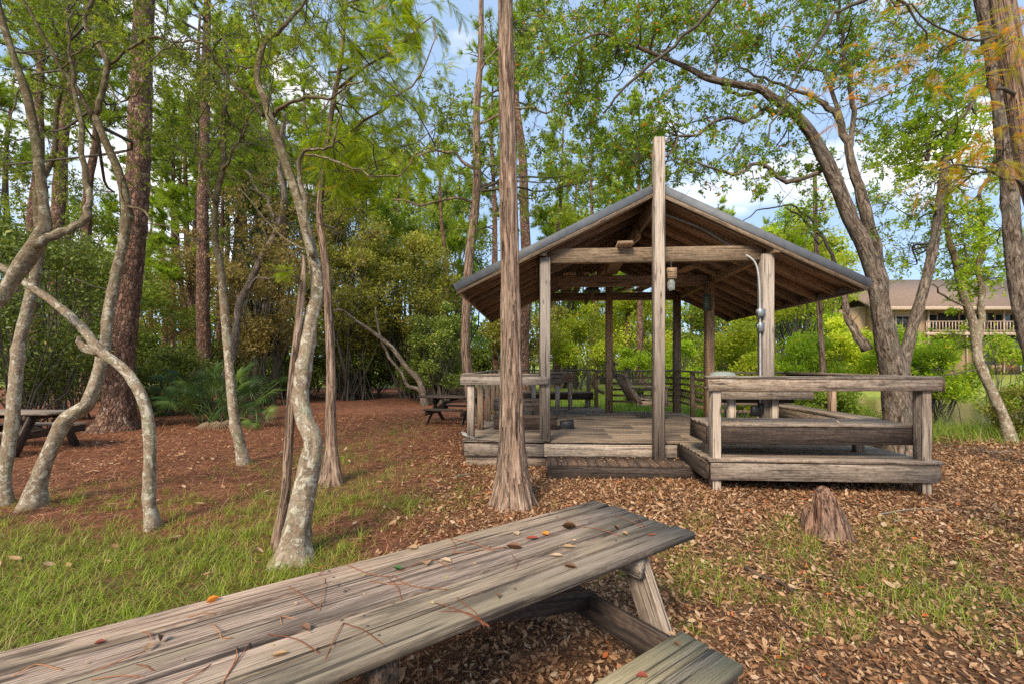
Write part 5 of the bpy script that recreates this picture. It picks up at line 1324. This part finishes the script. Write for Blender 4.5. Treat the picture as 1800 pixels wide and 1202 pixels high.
# pine straw
L_STRAW = _lm("pine_straw_mat", [(0, (.07, .022, .010)), (.4, (.24, .085, .035)), (.75, (.45, .18, .085)), (1, (.62, .36, .2))], .1, .7)
x, y = scatter(150000, (-12, 7), (1.5, 15), lambda x, y: np.clip(1.0 - sstep(-1.6, 2.0, x) * .65, 0, 1) * np.clip(1 - .5 * grassy(x, y), 0, 1))
m_ = len(x); mb = MB()
NV = [(-.5, 0, 0), (.5, 0, 0), (.4, .5, 1), (-.4, .5, 1), (.15, 1, 0), (-.15, 1, 0)]; NF = [(0, 1, 2, 3), (3, 2, 4, 5)]
R_ = rand_rot(m_, .18, rl); L_ = rl.uniform(.09, .2, m_)
wd = .0020 + .00050 * y
instance(mb, NV, NF, np.stack([x, y, ht(x, y) + .008 + rl.random(m_) * .015], 1), R_, np.stack([wd, L_, rl.uniform(-.004, .014, m_)], 1), rl.random(m_))
tag(mb.build("pine_straw", L_STRAW), "reddish brown pine straw spread over the clearing", "pine straw", kind="stuff")
# grass
L_GRASS = _lm("grass_blades", [(0, (.10, .14, .012)), (.35, (.25, .33, .025)), (.62, (.42, .50, .05)), (.80, (.38, .37, .10)), (1, (.46, .36, .19))], .4, .55)
BV = [(-.5, 0, 0), (.5, 0, 0), (.42, .45, .05), (-.42, .45, .05), (.28, .8, .28), (-.28, .8, .28), (0, 1, .62)]
BF = [(0, 1, 2, 3), (3, 2, 4, 5), (5, 4, 6, 6)]
def blades(mb, x, y, h, wd, lean=.5):
    m_ = len(x); az = rl.uniform(0, 2 * PI, m_)
    fwd = np.stack([np.cos(az), np.sin(az), np.zeros(m_)], 1)
    yv = np.stack([fwd[:, 0] * lean, fwd[:, 1] * lean, np.ones(m_)], 1) * 1.0
    ln = rl.uniform(.1, 1.3, m_)[:, None]; yv[:, :2] *= ln
    yv /= np.linalg.norm(yv, axis=1, keepdims=True)
    xv = np.stack([-np.sin(az), np.cos(az), np.zeros(m_)], 1)
    zv = np.cross(xv, yv); zv = np.where((zv * fwd).sum(1, keepdims=True) < 0, -zv, zv)
    V = np.array(BV)
    instance(mb, V, [(0, 1, 2, 3), (3, 2, 4, 5)], np.stack([x, y, ht(x, y) - .005], 1), np.stack([xv, yv, zv], 2), np.stack([wd, h, h * rl.uniform(.3, 1.2, m_)], 1), np.clip(rl.random(m_) * .9 + (rl.random(m_) < .12) * .3, 0, 1))
BV = [(-.5, 0, 0), (.5, 0, 0), (.42, .5, .08), (-.42, .5, .08), (.10, 1, .6), (-.10, 1, .6)]
mb = MB()
tuft = lambda x, y: np.clip(.18 + 1.5 * (wav(x * 3, y * 3, 3.1) * .5 + .42), .06, 1)
x, y = scatter(120000, (-7, -.9), (1.6, 5.2), lambda x, y: np.clip(grassy(x, y) - .25, 0, 1) * tuft(x, y) * .30)
blades(mb, x, y, rl.uniform(.04, .12, len(x)), rl.uniform(.003, .0055, len(x)), .9)
def clumps(mb, cx_, cy_, hh, k=14, rr=.03):
    x_ = np.repeat(cx_, k) + rl.normal(size=len(cx_) * k) * rr; y_ = np.repeat(cy_, k) + rl.normal(size=len(cx_) * k) * rr
    blades(mb, x_, y_, np.repeat(hh, k) * rl.uniform(.5, 1.1, len(x_)), rl.uniform(.003, .006, len(x_)), 1.2)
x, y = scatter(3600, (-7, -1.0), (1.6, 5.6), lambda x, y: np.clip(grassy(x, y) - .1, 0, 1) * tuft(y, x)); clumps(mb, x, y, rl.uniform(.07, .20, len(x)), 16, .03)
x, y = scatter(5200, (-6, 6), (1.8, 11), lambda x, y: np.clip(grassy(x, y) * .8 + .015, 0, .6) * tuft(y, x)); clumps(mb, x, y, rl.uniform(.06, .17, len(x)), 11, .03)
x, y = scatter(1500, (.8, 6), (1.8, 4.9), lambda x, y: np.clip(.12 + grassy(x, y) * 1.3, 0, 1) * (.25 + .75 * (wav(x * 2, y * 2, 3) > 0))); clumps(mb, x, y, rl.uniform(.06, .19, len(x)), 10, .022)
x, y = scatter(110000, (-7, 7), (1.5, 13), lambda x, y: np.clip(grassy(x, y) - .12, 0, .55) * tuft(x, y) * (x > -6) * np.where(x > 6.2, .2, 1))
blades(mb, x, y, rl.uniform(.035, .12, len(x)), rl.uniform(.003, .006, len(x)), .9)
x, y = scatter(42000, (.6, 5.5), (1.7, 4.9), lambda x, y: (wav(x * 2.3, y * 2.3, 3) > .25) * np.clip(.25 + .9 * np.exp(-((x - 2.9) / 1.5) ** 2 - ((y - 3.1) / 1.0) ** 2), 0, 1) * .8)
blades(mb, x, y, rl.uniform(.03, .13, len(x)), rl.uniform(.003, .0055, len(x)), .8)
tag(mb.build("grass", L_GRASS), "patchy green grass in the clearing", "grass", kind="stuff")
mb = MB()
L_MARSH = _lm("marsh_grass_blades", [(0, (.12, .20, .02)), (.5, (.28, .38, .05)), (.9, (.45, .50, .10)), (1, (.5, .42, .2))], .5, .55)
x, y = scatter(30000, (6.2, 17), (8.6, 17), lambda x, y: np.clip(sstep(6.4, 8, x) * sstep(8.8, 10.2, y) * (1 - sstep(12.3, 13.8, y)) * 1.2, 0, 1) * .8)
blades(mb, x, y, rl.uniform(.12, .5, len(x)) * np.where(rl.random(len(x)) < .06, 1.8, 1) * np.where(y > 11.5, .5, 1), rl.uniform(.006, .013, len(x)), .5)
x, y = scatter(60000, (-1, 9), (13.4, 26), lambda x, y: sstep(-1, .3, x) * .9 * np.where(y > 18, .7, 1))
blades(mb, x, y, rl.uniform(.1, .5, len(x)), rl.uniform(.008, .02, len(x)), .6)
tag(mb.build("marsh_grass", L_MARSH), "tall bright marsh grass along the pond and behind the deck", "grass", kind="stuff")

# ------------------------------------------------------------------ cypress knees
B_KNEE = bark('knee_bark', 'cypress')
for nd_ in B_KNEE.node_tree.nodes:
    if nd_.type == 'VALTORGB' and len(nd_.color_ramp.elements) == 4:
        for e_, c_ in zip(nd_.color_ramp.elements, [(.04, .018, .012, 1), (.20, .10, .065, 1), (.36, .20, .13, 1), (.52, .34, .24, 1)]): e_.color = c_
def knee(px, py, hpx, wpx, label, seed):
    D = F * EYE / (py - HZ); c = at(px, py, D); h = hpx * D / F; r = wpx * D / F / 2
    q = MB(); off = seed * 7.3; V, G = [], []; nS, nR = 48, 30
    for k in range(nR + 1):
        t = k / nR
        pr = float(np.interp(t, [0, .08, .3, .5, .7, .85, .93, .98, 1], [1.05, .92, .78, .64, .48, .36, .27, .17, .06]))
        for i in range(nS):
            th = 2 * PI * i / nS
            u = Vector((math.cos(th) * 1.5 + off, math.sin(th) * 1.5, t * .8))
            q_ = 1 + .34 * noise.noise(u) + .12 * noise.noise(u * 2.7) + (1 - t * .7) * (.10 * math.sin(th * 8 + 4 * noise.noise(u)) + .06 * noise.noise(Vector((math.cos(th) * 6 + off, math.sin(th) * 6, t * 2))))
            if k == nR: q_ *= .15
            rr = r * pr * q_ * .95
            V.append((c.x + rr * math.cos(th) + .05 * h * math.sin(t * 3 + off), c.y + rr * math.sin(th) * .85, -.03 + h * (t + .03 * noise.noise(u * 2)) ))
            G.append((rr * math.cos(th) + off, rr * math.sin(th), t * h))
    fs = [[k * nS + i, k * nS + (i + 1) % nS, (k + 1) * nS + (i + 1) % nS, (k + 1) * nS + i] for k in range(nR) for i in range(nS)]
    fs.append([nR * nS + i for i in range(nS)])
    q.add(V, fs, G, .5)
    o = q.build("cypress_knee", B_KNEE, None, smooth=True, loc=(c.x, c.y, 0))
    return tag(o, label, "cypress knee")
knee(1450, 942, 94, 76, "large fluted reddish cypress knee in front of the right railing", 1)
knee(1417, 926, 44, 26, "small cypress knee tucked against the left side of the large one", 2)
knee(1750, 898, 20, 22, "low brown cypress knee among the leaves near the right edge", 3)
knee(1776, 908, 16, 18, "stubby cypress knee farthest right among the leaves", 4)
knee(1560, 956, 10, 22, "flat dark cypress knee barely above the leaves right of the large knee", 5)

# fallen sticks
def stick(pts, w_, label, mat=TWIG_PALE):
    P = []
    for (px, py) in pts:
        D = F * EYE / (py - HZ); p = at(px, py, D); p.z = float(ht(p.x, p.y)) + .03; P.append(p)
    q = MB(); tube(q, P, [w_ / 2 * (1 - .5 * i / len(P)) for i in range(len(P))], 7, .05, .15)
    c = P[0]; o = q.build("fallen_stick", mat, None, smooth=True, loc=tuple(c)); tag(o, label, "stick")
stick([(1545, 905), (1575, 900), (1610, 896), (1655, 898)], .018, "pale curved stick on the leaves below the right corner post")
stick([(1572, 918), (1590, 915), (1598, 920)], .014, "short grey stick lying right of the large cypress knee")
stick([(1310, 1000), (1345, 1018), (1370, 1024), (1400, 1045)], .035, "dark half-buried root stick in the leaves right of the foreground table", W_DARK)
stick([(800, 843), (815, 838), (832, 836)], .02, "short pale stick on the ground left of the central trunk base")
stick([(1725, 793), (1755, 795), (1780, 793)], .02, "thin stick on the leaf bank at the right edge")

# ------------------------------------------------------------------ leaves and needles lying on the foreground table
def tmat(nm, c): return _lm(nm, [(0, c), (1, tuple(min(1, v * 1.25) for v in c))], .15, .6)
TM = {"tan": tmat("dry_tan_leaf", (.40, .25, .13)), "brown": tmat("dry_brown_leaf", (.17, .09, .05)), "orange": tmat("orange_leaf", (.62, .22, .03)),
      "red": tmat("dark_red_leaf", (.26, .06, .035)), "green": tmat("green_leaf", (.05, .12, .03)), "pale": tmat("pale_leaf", (.46, .32, .2)), "yellow": tmat("yellow_flake", (.45, .38, .12))}
def tleaf(px, py, Lpx, ang, col, label, curl=1.0, wid=1.0, group=None):
    p = on_table(px, py); L = Lpx * p.y / F
    L *= .85; V = GLEAF_V.copy() * np.array([1.35 * wid, 1, 1]) * L; V[:, 1] -= L / 2
    # curl edges up
    V[:, 2] = (np.abs(V[:, 0]) * .9 * curl + (V[:, 1] / L) ** 2 * .35 * L * curl + .002)
    # petiole
    k = len(V); V = np.vstack([V, [(-.0012, -L * .75, .003), (.0012, -L * .75, .003), (0, -L / 2, .004)]])
    q = MB(); q.add(V, [list(f) for f in GLEAF_T] + [[k, k + 1, k + 2]], V, random.random())
    o = q.build("fallen_leaf", TM[col]); o.location = p; o.rotation_euler = (random.uniform(-.15, .15), random.uniform(-.15, .15), ang)
    tag(o, label, "leaf", group)
GT = "small dry leaves lying on the foreground table"
tleaf(375, 1057, 26, -.6, "orange", "bright orange curled leaf near the table's far edge at left", 1.6)
tleaf(176, 1130, 20, -1.0, "red", "small dark red leaf on the left part of the tabletop")
tleaf(283, 1125, 22, .5, "brown", "curled brown leaf standing up next to the tan pair at the table's left", 2.2)
tleaf(263, 1138, 30, .1, "tan", "tan folded leaf pair near the left part of the tabletop", 1.2, .7)
tleaf(536, 1107, 30, 1.1, "brown", "brown leaf with rolled edges at the middle left of the table", 1.4)
tleaf(492, 1152, 34, -1.1, "tan", "long tan leaf near the table's front at left", 1.0, .8)
tleaf(725, 963, 22, 1.2, "tan", "round tan leaf near the far edge of the tabletop", .5, 1.6)
tleaf(750, 990, 22, .2, "tan", "squarish tan leaf at the middle of the tabletop", .6, 1.7)
tleaf(783, 986, 26, 1.3, "pale", "pale pointed leaf just right of the squarish tan leaf", .8)
tleaf(699, 1001, 24, 1.0, "green", "single dark green leaf on the tabletop", 1.2)
tleaf(958, 938, 18, .9, "orange", "round yellow-orange leaf toward the far end of the tabletop", .5, 1.6)
tleaf(907, 938, 18, .5, "pale", "small pale leaf left of the round yellow-orange one", .6, 1.6)
tleaf(935, 946, 30, 1.5, "red", "narrow dull red leaf below the round yellow-orange one", .6, .7)
tleaf(1000, 929, 30, 1.4, "brown", "dark brown crumpled leaf near the table's far end", 2.0)
tleaf(903, 965, 34, 1.5, "brown", "dark curled leaf at the middle of the far half of the table", 1.8, .8)
tleaf(1000, 961, 30, -1.4, "tan", "long pale tan leaf right of the middle of the far half", .6, .7)
tleaf(978, 977, 28, 1.6, "pale", "cream curved leaf on the front boards of the far half", .8, .7)
tleaf(1002, 998, 28, 1.3, "brown", "reddish brown leaf by the front edge of the far half", 1.2)
tleaf(876, 1050, 18, .2, "brown", "small brown leaf tipped up on the table's front board", 2.0)
tleaf(1083, 928, 14, .6, "brown", "small dark leaf near the right end of the tabletop", 1.8)
tleaf(1098, 939, 14, .9, "tan", "small tan leaf near the right end of the tabletop", 1.6)
tleaf(1145, 940, 18, 1.5, "red", "tiny red leaf closest to the table's right corner", .6, .7)
tleaf(1070, 886, 18, 1.5, "tan", "tan leaf at the far right end of the table", .8)
for i, (px, py) in enumerate([(556, 1139), (478, 1134), (600, 1090), (640, 1045), (835, 991), (785, 1015), (690, 1060), (520, 1060), (320, 1160), (640, 930 + 80), (905, 1035), (1010, 950), (860, 960), (760, 1060), (610, 1035), (150, 1165)]):
    tleaf(px, py, 8, i * 1.3, ["tan", "yellow", "brown", "pale"][i % 4], "tiny dry leaf flake lying on the foreground tabletop", .7, 1.3, GT)
# leaves on the near bench
def bleaf(px, py, col, label, Lpx=24, ang=1.0):
    D = F * (EYE - .452) / (py - HZ); p = Vector(((px - 900) / F * D, D, .452)); L = Lpx * D / F
    V = GLEAF_V.copy() * np.array([1.6, 1, 1]) * L; V[:, 2] = np.abs(V[:, 0]) * .7 + .002
    q = MB(); q.add(V, [list(f) for f in GLEAF_T], V, .5); o = q.build("fallen_leaf", TM[col]); o.location = p; o.rotation_euler = (0, 0, ang); tag(o, label, "leaf")
bleaf(1188, 1118, "tan", "tan leaf on the far end of the near bench", 16); bleaf(1196, 1136, "brown", "brown leaf on the gap of the near bench", 16, .3); bleaf(1140, 1190, "red", "red leaf on the near bench close to the bottom of the view", 22, 1.4)
NM = _lm("dry_needle", [(0, (.20, .06, .03)), (.6, (.38, .14, .06)), (1, (.55, .25, .10))], .1, .6)
def tneedle(pts, col=.5, w_=.0016):
    P = [on_table(x, y) + Vector((0, 0, .002 + .004 * math.sin(i * 2.1))) for i, (x, y) in enumerate(pts)]
    q = MB(); tube(q, P, [w_] * len(P), 4, .03, 0, r=col)
    c = P[0]; o = q.build("pine_needle", NM, None, loc=tuple(c)); tag(o, "dry reddish pine needle lying across the foreground tabletop", "pine needle", "dry pine needles lying on the foreground table")
for pts in [[(507, 1030), (540, 1055), (562, 1073)], [(562, 1073), (568, 1040), (572, 1015)], [(605, 990), (650, 1010), (690, 1012)], [(682, 1015), (700, 1035), (705, 1055)], [(650, 1020), (690, 1028), (730, 1022)], [(790, 945), (830, 955), (870, 967)], [(795, 972), (840, 968), (890, 960)],
            [(792, 946), (800, 960), (795, 972)], [(765, 1060), (810, 1075), (860, 1100)], [(803, 1050), (835, 1078), (850, 1098)], [(860, 1100), (820, 1078), (770, 1073)], [(470, 1115), (520, 1125), (562, 1147)], [(372, 1097), (385, 1110), (390, 1122)], [(390, 1122), (408, 1122)],
            [(604, 1095), (590, 1120), (570, 1160)], [(604, 1095), (640, 1110), (675, 1132)], [(415, 1137), (415, 1160), (390, 1200)], [(440, 1130), (415, 1165), (392, 1198)], [(320, 1200), (350, 1185), (372, 1165)], [(160, 1195), (210, 1190), (255, 1188)], [(165, 1180), (220, 1160), (255, 1143)], [(240, 1168), (255, 1172), (272, 1178)],
            [(495, 1097), (492, 1085), (525, 1087)], [(1015, 925), (1050, 930), (1090, 940)], [(1080, 905), (1105, 915), (1130, 925)], [(1115, 902), (1125, 915), (1135, 925)], [(900, 975), (910, 990), (905, 1000)], [(690, 1010), (720, 1030), (790, 1035)], [(540, 990), (560, 1000), (590, 988)], [(330, 1085), (355, 1078), (378, 1077)], [(700, 1005), (760, 985), (810, 1010)], [(560, 1010), (585, 985), (610, 975)], [(20, 1190), (60, 1170), (110, 1175)], [(250, 1050 + 60), (262, 1115), (268, 1122)]]:
    tneedle(pts, random.random())

# ------------------------------------------------------------------ house across the pond
HS = empty("house", (0, 0, 0), 0, "two-storey tan house with a shingled roof and long upstairs balcony across the pond", "house")
SID = Mat("tan_siding", .8); pz = SID.n("NewGeometry").outputs["Position"]
sz = SID.n("SeparateXYZ", None, Vector=pz).outputs[2]
lap = SID.math("FRACT", SID.math("MULTIPLY", sz, 5.5)); SID.color(SID.mix(SID.ramp(lap, [(0, .45), (.12, 0)]), (.56, .38, .24), (.22, .13, .08))); SID.bump(lap, .8, .03)
ROOF = plain("brown_shingles", (.25, .175, .13), .95, bumps=14, var=.35); TRIM = plain("tan_trim", (.52, .38, .29), .7); DKW = plain("dark_window_glass", (.02, .022, .025), .15); SCR = plain("porch_screen", (.05, .05, .055), .7)
HD = 42.0
def hx(px): return (px - 900) / F * HD
gz = 1.15
def hbox(name, x0, x1, y0, y1, z0, z1, mat, par=HS):
    q = MB(); box(q, ((x0 + x1) / 2, (y0 + y1) / 2, (z0 + z1) / 2), (x1 - x0, y1 - y0, z1 - z0), ch=.01); return q.build(name, mat, par)
X0, X1 = hx(1533), hx(1900)
hbox("wall", X0, X1, HD + 1.6, HD + 10, gz - .5, 7.2, SID.m)
hbox("wall", hx(1545), hx(1632), HD + .2, HD + 1.58, gz - .5, 7.1, SID.m)      # projecting bay at left
def slab(name, pts, mat, t=.2):
    V = [Vector(p) for p in pts]; n_ = (V[1] - V[0]).cross(V[2] - V[0]).normalized() * t
    q = MB(); W_ = [tuple(v) for v in V] + [tuple(v - n_) for v in V]
    q.add(W_, [[0, 1, 2, 3], [7, 6, 5, 4], [0, 4, 5, 1], [1, 5, 6, 2], [2, 6, 7, 3], [3, 7, 4, 0]], W_, .5); return q.build(name, mat, HS)
e_z = 6.85
slab("roof", [(X0 - .6, HD - .9, e_z), (X1, HD - .9, e_z), (X1, HD + 5.8, 10.6), (X0 - .6, HD + 5.8, 10.6)], ROOF)
slab("roof", [(X1, HD + 12.5, e_z), (X0 - .6, HD + 12.5, e_z), (X0 - .6, HD + 5.8, 10.6), (X1, HD + 5.8, 10.6)], ROOF)
hbox("gutter", X0 - .6, X1, HD - 1.02, HD - .9, e_z - .25, e_z + .05, TRIM)
hbox("vent", hx(1642), hx(1652), HD + 1.4, HD + 1.8, 8.25, 8.75, plain("white_vent", (.7, .7, .7), .6))
bal = hbox("balcony", hx(1628), X1, HD - .1, HD + 1.58, 4.35, 4.62, TRIM)
q = MB(); xb = hx(1628)
board(q, (xb, HD - .05, 5.62), (X1, HD - .05, 5.62), .10, .07); board(q, (xb, HD - .05, 4.78), (X1, HD - .05, 4.78), .07, .07)
x_ = xb
while x_ < X1:
    board(q, (x_, HD - .05, 4.62), (x_, HD - .05, 5.62), .075, .05, up=(0, 1, 0)); x_ += .30
q.build("balustrade", TRIM, bal)
for px_ in (1632, 1700, 1765, 1835):
    hbox("porch_post", hx(px_) - .07, hx(px_) + .07, HD - .04, HD + .1, gz - .3, e_z - .1, TRIM)
for (a_, b_, z0, z1) in [(1640, 1672, 4.65, 6.5), (1710, 1760, 4.65, 6.5), (1775, 1830, 4.65, 6.5), (1672, 1704, gz, 3.5), (1575, 1600, 4.9, 6.2)]:
    yb = HD + 1.36 if a_ > 1630 else HD + .1
    wd_ = hbox("window", hx(a_), hx(b_), yb - .04, yb + .09, z0, z1, TRIM)
    hbox("pane", hx(a_) + .12, (hx(a_) + hx(b_)) / 2 - .04, yb - .07, yb - .03, z0 + .12, z1 - .12, DKW, wd_); hbox("pane", (hx(a_) + hx(b_)) / 2 + .04, hx(b_) - .12, yb - .07, yb - .03, z0 + .12, z1 - .12, DKW, wd_)
hbox("porch_shade_panel", hx(1632), X1, HD + 1.50, HD + 1.58, 4.66, e_z - .3, plain("dark_porch_shade", (.05, .045, .04), .8))  # flat dark panels put in for the shade of the deep porch
hbox("porch_shade_panel", hx(1668), hx(1706), HD + 1.50, HD + 1.58, gz, 4.2, bpy.data.materials["dark_porch_shade"])
scp = hbox("screened_porch", hx(1732), X1, HD + .5, HD + .56, gz, 4.3, SCR)
for px_ in range(1732, 1900, 24): hbox("frame", hx(px_) - .04, hx(px_) + .04, HD + .42, HD + .49, gz - .1, 4.3, plain("white_frame", (.6, .6, .58), .6), scp)
hbox("frame", hx(1732), X1, HD + .36, HD + .41, 2.55, 2.63, bpy.data.materials["white_frame"], scp)
hbox("kick_panel", hx(1732), hx(1795), HD + .30, HD + .35, gz, 2.5, plain("brown_panel", (.20, .09, .06), .8), scp)
# covered grill and pot by the porch
gr_ = empty("barbecue_grill", (hx(1706), HD - 1.6, gz - .05), 0, "dark covered barbecue grill standing by the porch of the far house", "grill")
hbox("base", -.55, .55, -.3, .3, 0, .95, plain("black_cover", (.02, .02, .022), .6), gr_)
q = MB(); tube(q, [(-.6, 0, 1.1), (0, 0, 1.15), (.6, 0, 1.1)], [.30, .36, .30], 14, .1, .02); q.build("hood", bpy.data.materials["black_cover"], gr_, smooth=True)
hbox("side_shelf", -.85, -.56, -.25, .25, .85, .92, plain("pale_shelf", (.5, .5, .5), .6), gr_)
q = MB(); lathe(q, [(.28, 0), (.36, .25), (.40, .55), (.34, .58), (.3, .5)], (0, 0, 0), 18); o = q.build("plant_pot", plain("terracotta_pot", (.36, .22, .14), .8), None, smooth=True); o.location = (hx(1699) - .1, HD - 2.6, gz - .12); tag(o, "tan clay pot standing in front of the far grill", "pot")
# white ball by the bank and thin bare saplings at the right
def sapling(px, py, top, D, label, seed):
    rg = np.random.default_rng(seed); b = at(px, py, D); z0 = float(ht(b.x, D)); r_ = empty("sapling", (b.x, D, z0), 0, label, "sapling")
    Hh = EYE - (top - HZ) * D / F - z0
    T = grow(np.array([[0, 0, -.05]]), np.array([[.05 * rg.normal(), 0, 1.0]]), Hh, 9, .07, .05, rg); q = MB(); twig_mesh(q, T, .014, .004, 5, rg)
    s2, d2 = on_twigs(T, 9, .3, rg); d2 = d2 / np.linalg.norm(d2, axis=1, keepdims=True) + sph(9, rg) * .8
    T2 = grow(s2, d2, Hh * rg.uniform(.2, .4, 9), 5, .2, .05, rg); twig_mesh(q, T2, .006, .002, 4, rg); q.build("stem", TWIG, r_)
    lf = MB(); n = 90; p, d = on_twigs(T2, n, .2, rg); instance(lf, LEAF_V, LEAF_F, p, frames_from_dir(d + sph(n, rg) * .03, rg), .075 * rg.uniform(.6, 1.3, n), rg.random(n)); lf.build("leaves", L_YEL, r_)
for i, (px, top, D, lb) in enumerate([(1760, 540, 10.5, "thin dark sapling just right of the slender banded trunk"), (1790, 560, 11, "thin sapling near the right edge in front of the screened porch"), (1735, 600, 11.5, "short thin sapling right behind the slender banded trunk"), (1690, 640, 12, "low thin sapling standing in the marsh grass by the pond"), (1660, 655, 11.2, "lowest weedy sapling in the marsh grass left of the banded trunk")]):
    sapling(px, 740, top, D, lb, 300 + i)
print("faces", sum(len(o.data.polygons) for o in C.objects if o.type == "MESH"))
